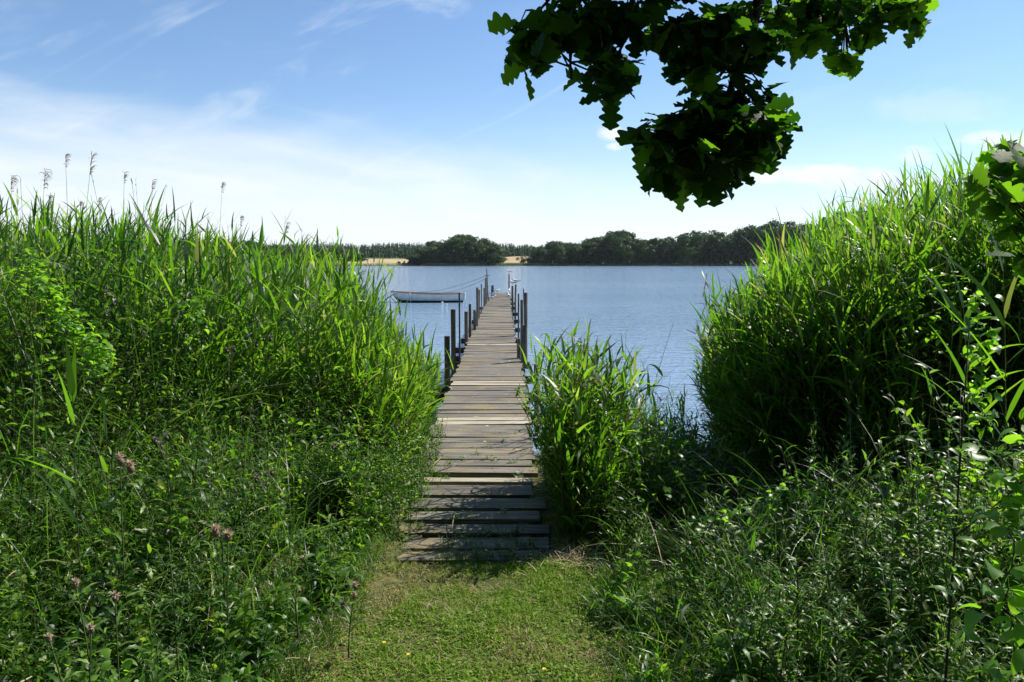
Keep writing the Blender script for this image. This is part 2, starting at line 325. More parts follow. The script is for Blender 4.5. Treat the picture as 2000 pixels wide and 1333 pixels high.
def terrain():
    xs = np.concatenate([np.linspace(-2600, -170, 28)[:-1], np.arange(-170, -14, 3.0), np.arange(-14, -8, 1.), np.arange(-8, 8, .2), np.arange(8, 14, 1.), np.arange(14, 230, 3.0), np.linspace(230, 2600, 28)])
    ys = np.concatenate([np.arange(-30, -2, 2.), np.arange(-2, 13, .2), np.arange(13, 30, 1.), np.arange(30, 340, 20.), np.arange(340, 720, 5.), np.geomspace(720, 5200, 24)])
    X, Y = np.meshgrid(xs, ys); Z = ground(X, Y); nx, ny = len(xs), len(ys)
    V = np.stack([X, Y, Z], -1).reshape(-1, 3)
    i = np.arange(ny-1)[:, None]*nx+np.arange(nx-1)[None]
    Fq = np.stack([i, i+1, i+nx+1, i+nx], -1).reshape(-1, 4)
    cx = V[Fq].mean(1); u = cx[:, 0]/cx[:, 1]; r = cx[:, 1]-shore_far(cx[:, 0])
    g = Geo(); mat = np.zeros(len(Fq), int)
    far = cx[:, 1] > 200; mat[far] = 1
    fld = far & (((u > -.30) & (u < -.125) & (r > 5) & (r < 150)) | ((cx[:, 0] > -14+r*.05) & (cx[:, 0] < 16+r*.05) & (r > 14) & (r < 190)))
    mat[fld] = 2
    bed = (cx[:, 1] > shore_near(cx[:, 0])-1.0) & ~far; mat[bed] = 3
    g.add(V, Fq, .5); g.m = [mat]
    m0, nt, o = nodes('lawn_soil'); L = nt.links; p = nt.nodes.new('ShaderNodeBsdfPrincipled'); L.new(p.outputs[0], o.inputs[0]); p.inputs['Roughness'].default_value = .95; p.inputs['Specular IOR Level'].default_value = .1
    tc = nt.nodes.new('ShaderNodeTexCoord'); n = nt.nodes.new('ShaderNodeTexNoise'); n.inputs['Scale'].default_value = 9; n.inputs['Detail'].default_value = 9; n.inputs['Roughness'].default_value = .7
    L.new(tc.outputs['Object'], n.inputs[0]); L.new(ramp(nt, n.outputs[0], [(.3, (.03, .035, .015)), (.5, (.08, .09, .03)), (.7, (.2, .15, .08))]), p.inputs['Base Color'])
    b = nt.nodes.new('ShaderNodeBump'); b.inputs['Distance'].default_value = .02; L.new(n.outputs[0], b.inputs['Height']); L.new(b.outputs[0], p.inputs['Normal'])
    m1 = solid('far_grass', (.075, .10, .035), .95, .1, 0, (.15, .3)); m2 = solid('ripe_field', (.36, .285, .16), .95, .1, 0, (.06, .18)); m3 = solid('shore_mud', (.10, .085, .06), .9, .2, 0, (6, .5), .5)
    o = g.build('ground', [m0, m1, m2, m3]); tag(o, 'grassy ground sloping down to the lake', 'ground', kind='structure')
terrain()
def lake():
    g = Geo(); xs = np.array([-2600, -400, -60, -14, 14, 60, 400, 2600.]); ys = np.array([5.5, 14, 60, 200, 700.])
    X, Y = np.meshgrid(xs, ys); V = np.stack([X, Y, np.full_like(X, -.7)], -1).reshape(-1, 3); nx = len(xs)
    i = np.arange(len(ys)-1)[:, None]*nx+np.arange(nx-1)[None]; g.add(V, np.stack([i, i+1, i+nx+1, i+nx], -1).reshape(-1, 4), .5)
    m, nt, o = nodes('lake_water'); L = nt.links; p = nt.nodes.new('ShaderNodeBsdfPrincipled'); L.new(p.outputs[0], o.inputs[0])
    p.inputs['Base Color'].default_value = (.20, .30, .425, 1); p.inputs['Roughness'].default_value = .07; p.inputs['IOR'].default_value = 1.33; p.inputs['Specular IOR Level'].default_value = .5
    tc = nt.nodes.new('ShaderNodeTexCoord')
    def wv(scx, scy, rot, det, dist=0, sub=0):
        mp = nt.nodes.new('ShaderNodeMapping'); mp.inputs['Scale'].default_value = (scx, scy, 1); mp.inputs['Rotation'].default_value = (0, 0, rot); L.new(tc.outputs['Object'], mp.inputs[0])
        n = nt.nodes.new('ShaderNodeTexNoise'); n.inputs['Scale'].default_value = 1; n.inputs['Detail'].default_value = det; n.inputs['Distortion'].default_value = dist; n.inputs['Roughness'].default_value = .5
        L.new(mp.outputs[0], n.inputs[0]); return n.outputs[0]
    w1 = wv(1.3, 3.4, R(6), 3, .6); w2 = wv(.35, .95, R(-8), 2, .4); w3 = wv(4.5, 10, R(14), 2, .4); w4 = wv(.02, .07, R(3), 3)
    def mm(op, a, b_):
        n = nt.nodes.new('ShaderNodeMath'); n.operation = op
        for i_, q in enumerate((a, b_)):
            if isinstance(q, (int, float)): n.inputs[i_].default_value = q
            else: L.new(q, n.inputs[i_])
        return n.outputs[0]
    h = mm('ADD', mm('ADD', mm('MULTIPLY', w1, .105), mm('MULTIPLY', w2, .07)), mm('MULTIPLY', w3, .055))
    amp = nt.nodes.new('ShaderNodeMapRange'); L.new(w4, amp.inputs[0]); amp.inputs[1].default_value = .35; amp.inputs[2].default_value = .62; amp.inputs[3].default_value = .7; amp.inputs[4].default_value = 1.25
    h = mm('MULTIPLY', h, amp.outputs[0])
    b = nt.nodes.new('ShaderNodeBump'); b.inputs['Strength'].default_value = 1; b.inputs['Distance'].default_value = 1.0; L.new(h, b.inputs['Height']); L.new(b.outputs[0], p.inputs['Normal'])
    o = g.build('lake', [m], smooth=False); tag(o, 'blue rippled lake water', 'lake', kind='structure')
lake()

# ------------------------------------------------------------------ jetty
ST = [(1090, 763, 1067), (1050, 768, 1067), (1000, 786, 1058), (940, 795, 1048), (900, 812, 1043), (850, 838, 1038), (820, 850, 1035), (750, 880, 1029), (720, 892, 1021), (672, 911, 1008), (640, 925, 1004), (600, 945, 998), (585, 956, 996.5), (573, 965, 995.5)]
_l = np.array([at(a, y, z=0) for y, a, b in ST]); _r = np.array([at(b, y, z=0) for y, a, b in ST])
DY = _l[:, 1]; D0, D1 = DY[0], DY[-1]
def xl(Y): return float(np.interp(Y, DY, _l[:, 0]))
def xr(Y): return float(np.interp(Y, DY, _r[:, 0]))
jetty = empty('jetty', (0, D0, 0)); tag(jetty, 'long narrow weathered wooden jetty running out over the lake', 'jetty')
def jbuild(g, name, mats, label=None):
    o = g.build(name, mats, jetty, smooth=False, origin=(0, D0, 0))
    if label: o['label'] = label
    return o
def plank(g, y0, w, tint, mat=0, zt=0.0, jx=.03, dz=0.0):
    yc = y0+w/2; a, b = xl(yc)+rng.uniform(-jx, jx), xr(yc)+rng.uniform(-jx, jx)
    rz = rng.normal(0, .006)+.02*smooth(yc, 9, 14)*(1-smooth(yc, 22, 30))
    box(g, ((a+b)/2, yc, -.018+dz), (b-a, w, .036), rz, rng.normal(0, .006), tint, mat, .003, rng.normal(0, .012))
gd = Geo(); y = at(900, 934, z=0)[1]+.16
pale = [at(0, q, z=0)[1] for q in (672, 747, 752, 821, 828)]
newp = []
while y < D1:
    w = rng.uniform(.145, .185)
    if any(abs(y+w/2-q) < w/2+.012 for q in pale): newp.append((y, w))
    else: plank(gd, y, w, np.clip(rng.normal(.45, .08), .2, .7) if rng.random() > .03 else .85, 0, dz=rng.normal(0, .003))
    y += w+rng.uniform(.016, .034)
jbuild(gd, 'deck', [M['plank']])
for (y0, w) in newp:
    g = Geo(); plank(g, y0, w, .7); jbuild(g, 'plank', [M['newplank']], 'pale newer plank set among the grey deck planks')
front = [(1085, 1069), (1064, 1044), (1037, 1019), (1012, 996), (991, 972), (967, 948), (943, 934)]
for i, (ya, yb) in enumerate(front):
    g = Geo(); a = at(900, ya, z=0)[1]; b = at(900, yb, z=0)[1]
    plank(g, a, b-a, rng.uniform(.2, .6) if i < 6 else .6, 0, jx=.05, dz=-.005*(6-i)+.004)
    jbuild(g, 'plank', [M['plank'] if i < 6 else M['newplank']], 'wide grey plank at the shore end' if i < 6 else 'pale plank where the close boards begin')
for side in (0, 1):
    g = Geo(); ys = np.linspace(D0+.3, D1-.05, 60)
    X = [(xl(q)+.13 if side == 0 else xr(q)-.13) for q in ys]
    for i in range(59):
        c = ((X[i]+X[i+1])/2, (ys[i]+ys[i+1])/2, -.105 if ys[i] > 6 else -.085)
        box(g, c, (.07, math.hypot(ys[i+1]-ys[i], X[i+1]-X[i])+.0, .12), -math.atan2(X[i+1]-X[i], ys[i+1]-ys[i]), 0, .5)
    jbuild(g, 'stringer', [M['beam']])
# posts: pixel x, top y, y where it passes the deck, width px, square?, lean
POSTS = [(874, 657, 752, 11, 1, 0), (886, 604, 728, 8.5, 1, .012), (911, 609, 668, 6.5, 1, 0), (918, 594, 657, 5.2, 1, .008), (927, 606, 645, 4.8, 1, 0), (932, 562, 637, 5, 0, 0),
         (936, 566, 622, 4.6, 0, .01), (941, 555, 612, 2.2, 0, .01), (946, 563, 599, 4, 0, 0), (949, 543, 594, 3.2, 0, 0), (951, 550, 592, 2.6, 0, .02), (960.5, 558, 577, 3, 0, 0), (963.5, 557.5, 577, 2.8, 0, 0),
         (994, 536, 572, 2.8, 0, -.01), (1001, 559, 592, 4.6, 0, 0), (1007, 556.5, 598, 4.2, 0, .006), (1013, 574, 656, 3.6, 0, .006), (1019, 586, 668, 6.5, 0, .0), (1022.5, 564, 640, 2.6, 0, -.03), (1027, 572, 655, 7, 0, 0),
         (1021.5, 635, 706, 8, 1, 0), (1013.5, 662, 700, 7, 1, 0), (1047, 712, 752, 11, 0, -.02)]
pst = []
for (px, yt, yb, wpx, sq, lean) in POSTS:
    b = at(px, yb, z=0); t = at(px, yt, Y=b[1]); r = wpx*b[1]/F/2; g = Geo()
    if sq: 
        hh = t[2]+2.0; box(g, (b[0]+.0, b[1], t[2]-hh/2), (2*r, 2*r*1.0, hh), rng.uniform(-.15, .15), 0, rng.uniform(.3, .6), 0, .004)
    else:
        k = 7; zz = np.linspace(-2.0, t[2], k); C = np.stack([b[0]+lean*(zz-t[2])+.006*rng.normal(size=k), b[1]+0*zz, zz], -1)
        tube(g, C, r*np.linspace(1.12, .93, k)*(1+.05*rng.normal(size=k)), 10, rng.uniform(.3, .65))
    jbuild(g, 'post', [M['post']]); pst.append((b, t, r))
# iron pole by the left side, mast-like pole with a crossbar near the end
b = at(897, 706, z=0); t = at(897, 572, Y=b[1]); g = Geo(); tube(g, [(b[0]+.01, b[1], -2), (t[0], t[1], t[2])], np.array([.014, .014]), 8); jbuild(g, 'iron_pole', [M['iron']])
b = at(955, 588, z=0); t = at(950.5, 525, Y=b[1]); g = Geo(); tube(g, [(b[0]+.06, b[1], -2), (t[0], t[1], t[2])], np.array([.045, .02]), 8)
ob = jbuild(g, 'mooring_pole', [M['post']]); PT = at(951.5, 539, Y=b[1]); g = Geo(); tube(g, [PT+np.array([-.12, 0, -.0]), PT+np.array([.12, 0, .01])], np.array([.018, .018]), 6); jbuild(g, 'crossbar', [M['post']])
# cross beams carried by the posts
for yb in (745, 715, 690, 665, 648, 630, 615, 602, 592, 584, 577):
    Y = at(900, yb, z=0)[1]; g = Geo(); a, b_ = xl(Y)-rng.uniform(.16, .34), xr(Y)+rng.uniform(.14, .26)
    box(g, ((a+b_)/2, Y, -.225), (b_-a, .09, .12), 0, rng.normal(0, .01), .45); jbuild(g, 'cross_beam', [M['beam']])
for (yb, zz) in ((728, -.33), (700, -.42), (668, -.40)):
    Y = at(900, yb, z=0)[1]+.12; g = Geo(); box(g, (xl(Y)+.2, Y, zz), (.95, .05, .16), 0, 0, .35); jbuild(g, 'brace', [M['beam']])

# ------------------------------------------------------------------ boat
def boat():
    bow = at(765, 590, z=-.7); stern = at(904, 591, z=-.7); Y0 = (bow[1]+stern[1])/2
    Lh = math.hypot(*(bow-stern)[:2]); root = empty('rowing_boat', ((bow[0]+stern[0])/2, Y0, -.7), math.pi+R(3))
    tag(root, 'grey and white open wooden rowing boat moored left of the jetty', 'boat')
    S = 22; K = 7; s = np.linspace(0, 1, S)
    hb = .72*np.clip(np.sin(np.pi*(.22+.78*s*.5+.39*s**1.0*.0)), 0, 1); hb = .72*np.where(s < .5, .78+.22*np.sin(np.pi*s), np.cos((s-.5)*np.pi)**.62)+.012
    sheer = .47+.10*(1-s)**2*.5+.2*s**2.6-.0; keel = -.10+.0*s+.52*np.clip((s-.80)/.2, 0, 1)**2.2
    xx = -Lh/2+s*Lh*.985
    def skin(off, mat0, mat1, g, zcut=None):
        V = []
        for i in range(S):
            for side in (-1, 1):
                for k in range(K+1):
                    q = k/K; w = (hb[i]-off)*(1-(1-q)**2.4)**.55 if q > 0 else 0
                    z = keel[i]+off+(sheer[i]-keel[i]-off)*q**1.25
                    rake = .13*(1-q)*0-.0; xq = xx[i]+(.10*(q-1)*(1 if i > S-4 else 0)*(i-(S-4))/3)
                    if i == 0: xq -= .14*q-.05
                    V.append((xq+off*(1 if i == 0 else (-1 if i == S-1 else 0)), side*w, z+.006*math.sin(q*K*math.pi)))
        V = np.array(V); n2 = 2*(K+1); lo, hi = [], []
        for i in range(S-1):
            for sd in (0, 1):
                for k in range(K):
                    a = i*n2+sd*(K+1)+k; f = [a, a+n2, a+n2+1, a+1]
                    (lo if k < 3 else hi).append(f if sd else f[::-1])
        base = [[sd_*0+k, k+1, K+1+k+1, K+1+k] for k in range(K) for sd_ in (0,)]
        g.add(V, lo, .5, mat0); n0 = g.n-len(V)
        g.f.append(np.array(hi)+n0); g.m.append(np.full(len(hi), mat1))
        g.f.append(np.array(base)+n0); g.m.append(np.full(len(base), mat1 if mat1 else mat1))
    g = Geo(); skin(0, 1, 0, g); g.build('hull', [M['hull'], M['antifoul']], root)
    g = Geo(); skin(.03, 0, 0, g); g.build('inner_hull', [M['inner']], root)
    for sd in (-1, 1):
        g = Geo(); tube(g, np.stack([xx, sd*(hb-.005), sheer+.005], -1)[0:], np.full(S, .03), 8); g.build('gunwale', [M['rail']], root)
    g = Geo(); box(g, (-Lh/2-.095, 0, .36), (.035, 1.16, .34), 0, 0, .5); g.build('transom', [M['white']], root, smooth=False)
    for q in (-1.2, .1, 1.1):
        g = Geo(); i = int(np.argmin(abs(xx-q))); box(g, (q, 0, sheer[i]-.14), (.22, 2*hb[i]-.1, .03)); g.build('thwart', [M['inner']], root, smooth=False)
    g = Geo(); q = .95; i = int(np.argmin(abs(xx-q))); tube(g, [(q, hb[i]+.045, sheer[i]+.02), (q-.03, hb[i]+.03, .2), (q-.05, hb[i]-.06, -.06)], np.array([.022, .022, .018]), 6); g.build('fender_line', [M['white']], root)
    g = Geo(); tube(g, [(xx[-1]-.0, 0, sheer[-1]+.06), (xx[-1]+.03, 0, .3), (xx[-2]+.02, 0, .05), (xx[-4], 0, -.08)], np.full(4, .03), 6); g.build('stem_post', [M['hull']], root)
    # mooring lines, one thing each
    P = PT
    for (dx, dz, sag, lab) in ((0.1, .02, .55, 'upper mooring line from the crossbar pole to the boat bow'), (1.6, -.1, .45, 'lower mooring line from the pole to the middle of the boat')):
        E = np.array([bow[0]+.25+dx, Y0, -.7+.66-.12*(dx > 1)]); tt = np.linspace(0, 1, 26)[:, None]
        C = P*(1-tt)+E*tt; C[:, 2] -= sag*4*(tt*(1-tt))[:, 0]*.6
        C[:, 2] += np.linspace(dz, 0, 26); g = Geo(); tube(g, C, np.full(26, .007), 5)
        tag(g.build('mooring_line', [M['rope']], origin=P), lab, 'rope', 'mooring lines of the rowing boat')
boat()
for (px, py, lab) in ((863.5, 591.5, 'larger white float on the water below the boat'), (872, 595, 'smaller white float on the water nearer the iron pole')):
    p = at(px, py, z=-.68); g = Geo(); a = np.linspace(-1, 1, 7); tube(g, np.stack([p[0]+a*.07, p[1]+0*a, p[2]+0*a], -1), .06*np.sqrt(1.02-a**2)*(1 if px < 870 else .7), 10)
    tag(g.build('float', [M['white']], origin=p), lab, 'float', 'white floats by the boat')
# lone stake standing in the lake, right
a = at(1373, 580, z=-.7); b = at(1381, 534, Y=a[1]); g = Geo(); tube(g, [a-(b-a)*.7, (a+b)/2+np.array([.01, 0, 0]), b], np.array([.035, .03, .022]), 8)
tag(g.build('stake', [M['post']], origin=a), 'thin dark stake leaning in open water right of the jetty', 'stake')

# ------------------------------------------------------------------ gulls
def make_gull():
    root = empty('gull'); g = Geo()
    C = np.array([[-.20, 0, .175], [-.15, 0, .18], [-.10, 0, .185], [-.03, 0, .19], [.05, 0, .20], [.10, 0, .235], [.125, 0, .275], [.145, 0, .30], [.17, 0, .305], [.195, 0, .298]])
    r = np.array([.012, .035, .052, .068, .070, .055, .040, .040, .034, .010])
    tube(g, C, r, 12); g.build('body', [M['gullwhite']], root)
    for s in (-1, 1):
        g = Geo(); C = np.array([[-.27, s*.025, .185], [-.18, s*.04, .20], [-.08, s*.055, .215], [.02, s*.055, .225], [.07, s*.045, .22]])
        tube(g, C, np.array([.006, .018, .030, .032, .012]), 8); g.f = g.f; g.m = [np.where(np.arange(len(m_)) < 8, 1, 0) for m_ in g.m]
        g.build('wing', [M['gullgrey'], M['gullblack']], root)
        g = Geo(); tube(g, [(.0, s*.03, .14), (.005, s*.03, .07), (0, s*.03, 0)], np.array([.006, .005, .005]), 5); box(g, (.02, s*.03, .004), (.05, .035, .006)); g.build('leg', [M['beak']], root)
    g = Geo(); tube(g, [(.19, 0, .30), (.22, 0, .296), (.24, 0, .288)], np.array([.011, .008, .002]), 6); g.build('beak', [M['beak']], root)
    return root
proto = make_gull()
def post_top(i): b, t, r = pst[i]; return t
gl = [(post_top(13)+np.array([0, 0, 0]), 160, 'white gull standing on top of the tall thin post at the jetty end'),
      (post_top(14)+np.array([.0, -.02, .0]), 150, 'white gull perched on the thicker post right of the jetty, lower of the two'),
      (post_top(15)+np.array([-.0, 0, 0]), 160, 'white gull perched on the neighbouring post top right of the jetty, higher of the two'),
      (at(972, 573.5, z=0), 30, 'gull resting on the far end boards of the jetty beside the twin posts'),
      (at(963, 580, z=0), -20, 'white gull with grey wings on the left deck edge, farther of the two there'),
      (at(962, 588.5, z=0), 5, 'white gull crouched on the left deck edge, nearer of the two there'),
      (at(994.5, 573, z=0), 90, 'farthest of the three white gulls on the right deck edge'),
      (at(994.5, 579, z=0), 200, 'middle one of the three white gulls on the right deck edge'),
      (at(994.5, 584, z=0), 120, 'nearest of the three white gulls on the right deck edge')]
for i, (p, rz, lab) in enumerate(gl):
    o = proto if i == 0 else copy_tree(proto)
    o.location = tuple(float(q) for q in p); o.rotation_euler = (0, 0, R(rz)); k = .75; o.scale = (k, k, k); tag(o, lab, 'gull', 'gulls resting on the jetty')

# ------------------------------------------------------------------ far trees
def crown(g, h, wd, n_l, q, size, base=.2, seed=0, mat=0):
    r = np.random.default_rng(seed)
    zc = h*r.uniform(base+.12, .86, n_l); rel = (zc/h-base)/(1-base)
    rad = wd*np.sin(np.pi*np.clip(rel*.8+.16, 0, 1))**.7*r.uniform(.25, .75, n_l); a = r.uniform(0, 6.28, n_l)
    lc = np.stack([rad*np.cos(a), rad*np.sin(a), zc], -1); lr = wd*r.uniform(.28, .48, n_l)
    lc[0] = (0, 0, h*.82); lr[0] = wd*.42
    for i in range(n_l):
        d = r.normal(size=(q, 3)); d /= np.linalg.norm(d, axis=1, keepdims=True)
        P = lc[i]+d*(lr[i]*r.uniform(.6, 1.06, (q, 1)))*np.array([1, 1, .85])
        nrm = d+r.normal(0, .5, (q, 3)); nrm /= np.linalg.norm(nrm, axis=1, keepdims=True)
        e1 = np.cross(nrm, r.normal(size=(q, 3))); e1 /= np.linalg.norm(e1, axis=1, keepdims=True); e2 = np.cross(nrm, e1)
        s = size*r.uniform(.5, 1.25, (q, 1)); s2 = s*r.uniform(.5, 1, (q, 1))
        V = np.stack([P-e1*s, P-e2*s2, P+e1*s, P+e2*s2], 1)
        g.add(V, np.arange(q*4).reshape(-1, 4), np.repeat(np.clip(r.normal(.4+.2*(i % 2), .2, q), 0, 1), 4), mat)
variants = []
for k in range(7):
    root = empty('broadleaf_tree'); g = Geo(); H = 10.0
    tube(g, [(0, 0, -1), (.05, 0, 2), (.1, .1, 5), (0, 0, 8)], np.array([.32, .26, .18, .06]), 6)
    r_ = np.random.default_rng(k)
    for j in range(4):
        a = r_.uniform(0, 6.28); tube(g, [(.05, 0, 2.2+j*.8), (math.cos(a)*1.2, math.sin(a)*1.2, 4+j*.8), (math.cos(a)*2.2, math.sin(a)*2.2, 5.5+j*.8)], np.array([.14, .09, .03]), 5)
    g.build('trunk', [M['bark_far']], root)
    g = Geo(); crown(g, H, 3.7, 26, 130, .30, -.02, seed=k+20); g.build('crown', [M['tree']], root)
    variants.append(root)
used = set()
def place_tree(x, y, h, wd, label, group):
    k = int(rng.integers(0, 7)); src = variants[k]
    if k in used: o = copy_tree(src)
    else: o = src; used.add(k)
    o.location = (x, y, gz(x, y)-.2); o.rotation_euler = (0, 0, rng.uniform(0, 6.28)); sx = wd/3.7/2; o.scale = (sx, sx, h/10)
    tag(o, label, 'tree', group)
SKYR = np.array([[1035, 492], [1060, 478], [1090, 471], [1120, 474], [1145, 468], [1180, 456], [1210, 452], [1235, 459], [1262, 470], [1290, 458], [1340, 451], [1390, 450], [1420, 457], [1460, 441], [1500, 436], [1560, 431], [1610, 427], [1625, 415], [1650, 404], [1690, 404], [1760, 404], [1850, 412], [2050, 420], [2500, 440]])
SKYM = np.array([[805, 492], [830, 480], [860, 471], [885, 463], [905, 460], [930, 463], [955, 472], [980, 484], [992, 494]])
SKYL = np.array([[-200, 480], [300, 474], [420, 468], [470, 467], [520, 474], [560, 481], [640, 484], [700, 486]])
def wood(SK, p0, p1, rows, sp, label, group, d0=6):
    for r_ in range(rows):
        px = p0+rng.uniform(0, 6)
        while px < p1:
            u = (px-1000)/F; y0 = float(shore_far(np.array([u*500.0]))[0]); y0 = float(shore_far(np.array([u*y0]))[0])
            Y = y0+d0+r_*11+rng.uniform(-3, 3); x = u*Y
            yt = np.interp(px, SK[:, 0], SK[:, 1])+rng.uniform(-6, 5)+(4 if r_ == 0 else 0)
            top = CAMZ+(513-yt)/F*Y; h = top-gz(x, Y)
            if h > 3: place_tree(x, Y, h*1.0, rng.uniform(.85, 1.2)*sp*1.7, label, group)
            px += sp/Y*F*rng.uniform(.75, 1.2)
wood(SKYM, 816, 976, 3, 9.5, 'dark round-crowned tree in the small wood across the lake, behind the jetty', 'trees of the small middle wood')
wood(SKYR, 1054, 1800, 3, 10.5, 'tall dark broadleaf tree in the long wood on the right far shore', 'trees of the long right wood')
wood(SKYL, 380, 700, 2, 11, 'low dark tree on the far shore behind the left reeds', 'trees of the left far shore', 75)
# bushes on the far fields
for (px, py, Y, h, w, lab) in ((781, 518, 512, 2.2, 3.4, 'small round bush on the left field edge, left of two'), (791, 518, 513, 2.6, 3.2, 'small round bush on the left field edge, right of two'), (802, 518, 514, 3.4, 6, 'low dark bush where the left field meets the wood'),
                          (1019, 515, 530, 6.0, 9, 'round green bush at the foot of the far sloping field'), (1034, 516, 530, 4.2, 6, 'low bush beside the right wood at the field foot'), (805, 518, 520, 7, 8, 'larger bush at the left end of the middle wood'), (640, 515, 512, 9, 10, 'rounded shore tree just left of the golden field')):
    g = Geo(); crown(g, h, w/2, 9, 60, .38, 0.0, seed=int(px)); p = ((px-1000)/F*Y, Y); root = empty('bush', (p[0], p[1], gz(*p)-.2)); g.build('crown', [M['tree']], root)
    g = Geo(); tube(g, [(0, 0, -.5), (0, 0, h*.6)], np.array([.12, .05]), 5); g.build('stem', [M['bark_far']], root); tag(root, lab, 'bush')
# distant conifer wood, one mass
g = Geo(); r_ = np.random.default_rng(5); n = 2300
X = np.concatenate([r_.uniform(-330, 90, n), r_.uniform(-700, 900, 700)]); YY = np.concatenate([r_.uniform(668, 850, n), r_.uniform(820, 900, 700)])
for x, y_ in zip(X, YY):
    b = gz(x, y_); h = (CAMZ+(513-(479+2.5*math.sin(x*.07)+2*math.sin(x*.31)+r_.uniform(-3, 4)))/F*y_)-b; h = max(h, 6); w = h*r_.uniform(.15, .24); q = 34
    t = r_.uniform(.0, 1, q); a = r_.uniform(0, 6.28, q); rr = w*(1-t)*r_.uniform(.5, 1, q)+.1
    P = np.stack([x+rr*np.cos(a), y_+rr*np.sin(a), b+h*t], -1); s = (.35+1.0*(1-t))[:, None]*np.array([1., 1, 1])
    e = np.stack([-np.sin(a), np.cos(a), 0*a], -1)*s*.9; dn = np.stack([np.cos(a)*.5, np.sin(a)*.5, -1.1+0*a], -1)*s
    g.add(np.stack([P-e, P+dn*.7-e*.3, P+e, P-dn*.9], 1), np.arange(q*4).reshape(-1, 4), np.repeat(np.clip(r_.normal(.5, .25, q), 0, 1), 4))
tag(g.build('conifer_forest', [M['conifer']]), 'distant pale green conifer wood behind the fields', 'forest', kind='stuff')
# pale shore reeds at the far waterline
g = Geo(); n = 9000; x = np.concatenate([r_.uniform(-60, 25, n//2), r_.uniform(-330, 180, n//2)]); y_ = shore_far(x)+r_.uniform(-3, 5, n)
blades(g, np.stack([x, y_, ground(x, y_)-.1], -1), r_.uniform(0, 6.28, n), R(80), r_.uniform(1.2, 2.4, n), r_.uniform(.25, .5, n), R(30), 2, tint=r_.uniform(.4, 1, n))
M['farreed'] = leafmat('far_reed', [(0, (.12, .15, .06)), (1, (.28, .28, .14))], [(0, (.1, .16, .04)), (1, (.2, .22, .08))], .3, .7, .2)
tag(g.build('reeds', [M['farreed']]), 'thin pale line of reeds along the far waterline', 'reeds', kind='stuff')

# ------------------------------------------------------------------ reeds
def reeds(g, B, h, laz, lean, r, nl=10, LL=(.28, .5), WW=(.018, .030), S=5, t0=.25, windaz=None, windk=.5, top=True, up=(50, 76), dr=(15, 75), bright=0.0):
    n = len(B); B = np.asarray(B, float); h = A(h, n); laz = A(laz, n); lean = A(lean, n)
    dh = np.stack([np.cos(laz), np.sin(laz), 0*laz], -1)
    def P(t):
        t = t[..., None]
        hh = h[:, None, None]; return B[:, None]+hh*(t*np.array([0, 0, 1.])*(1-.25*lean[:, None, None]**2*t)+dh[:, None]*lean[:, None, None]*t**1.7)
    ts = np.linspace(0, 1, 6)[None]*np.ones((n, 1)); tubes(g, P(ts), .0032*np.linspace(1.15, .45, 6)[None]*r.uniform(.8, 1.2, (n, 1)), 3, r.uniform(.0, .8, n), 1)
    tl = np.linspace(t0, .985, nl)[None]+r.uniform(-.04, .04, (n, nl)); tl = np.clip(tl, .05, 1)
    C = P(tl).reshape(-1, 3); j = np.arange(nl)[None]
    az = r.uniform(0, 6.28, n)[:, None]+np.pi*j+r.normal(0, .5, (n, nl))
    if windaz is not None:
        vx = np.cos(az)+windk*np.cos(windaz)*r.uniform(.3, 2, (n, 1)); vy = np.sin(az)+windk*np.sin(windaz)*r.uniform(.3, 2, (n, 1)); az = np.arctan2(vy, vx)
    az = az.ravel(); tf = tl.ravel(); m = n*nl
    el = R(1)*r.uniform(up[0], up[1], m)+R(14)*(tf > .88); dp = R(1)*r.uniform(dr[0], dr[1], m)*np.where(tf > .88, .45, 1)
    dp = np.where(r.random(m) < .08, dp+R(60), dp)
    Lf = r.uniform(LL[0], LL[1], m)*(.65+.45*np.sin(np.pi*np.clip(tf, 0, 1)))*np.repeat(r.uniform(.85, 1.15, n), nl)*np.clip(np.repeat(h, nl)/1.3, .6, 1.1)
    tint = np.clip(np.repeat(r.normal(.45+bright, .16, n)+.16*wob(B[:, 0], B[:, 1], 1.6, 38), nl)+r.normal(0, .17, m), 0, .93); tint = np.where(r.random(m) < .035, r.uniform(.95, 1, m), tint)
    blades(g, C, az, el, Lf, r.uniform(WW[0], WW[1], m), dp, S, leaf_prof, 0, r.normal(0, .5, m), tint, 0, curl=r.normal(0, .35, m))

def inter(pts, x): pts = np.array(pts); return np.interp(x, pts[:, 0], pts[:, 1])
# left bed: average leaf-top line seen from the bank
TOPL = [(-400, 420), (0, 452), (120, 448), (300, 466), (420, 500), (520, 512), (600, 520), (660, 545), (700, 600), (740, 655), (800, 695), (850, 725), (885, 800), (905, 900)]
def bed_left(n, r):
    x = r.uniform(-8.5, -.7, n*4); y = r.uniform(4.6, 15.5, n*4)
    px = 1000+F*x/y
    ok = (x < -(.95+.05*np.clip(y-6, 0, 9)+.10*wob(y, 0*y, 1.5, 6))) & (px > -350)
    ok &= (y < 12.8-.35*np.abs(x+4)+.5*wob(x, y, 1, 7)) & (y > 4.9+.25*wob(x, y, 1.4, 8)+.9*smooth(x, -2.2, -1.0)*0)
    # sparser in the middle of the bed where nothing shows
    x, y, px = x[ok][:n], y[ok][:n], px[ok][:n]
    z = ground(x, y); yt = inter(TOPL, px)
    top = CAMZ-(yt-513)/F*y
    h = (top-z)*(.62+.46*r.random(len(x))**1.5)*(1+.09*wob(x, y, 2.2, 36))+r.normal(0, .06, len(x))
    h = h*np.where(y < 6.2, .93, 1)*np.where(r.random(len(x)) < .03, 1.16, 1)
    return np.stack([x, y, z-.02], -1), np.clip(h, .5, 2.9)
r_ = np.random.default_rng(11)
B, h = bed_left(7600, r_)
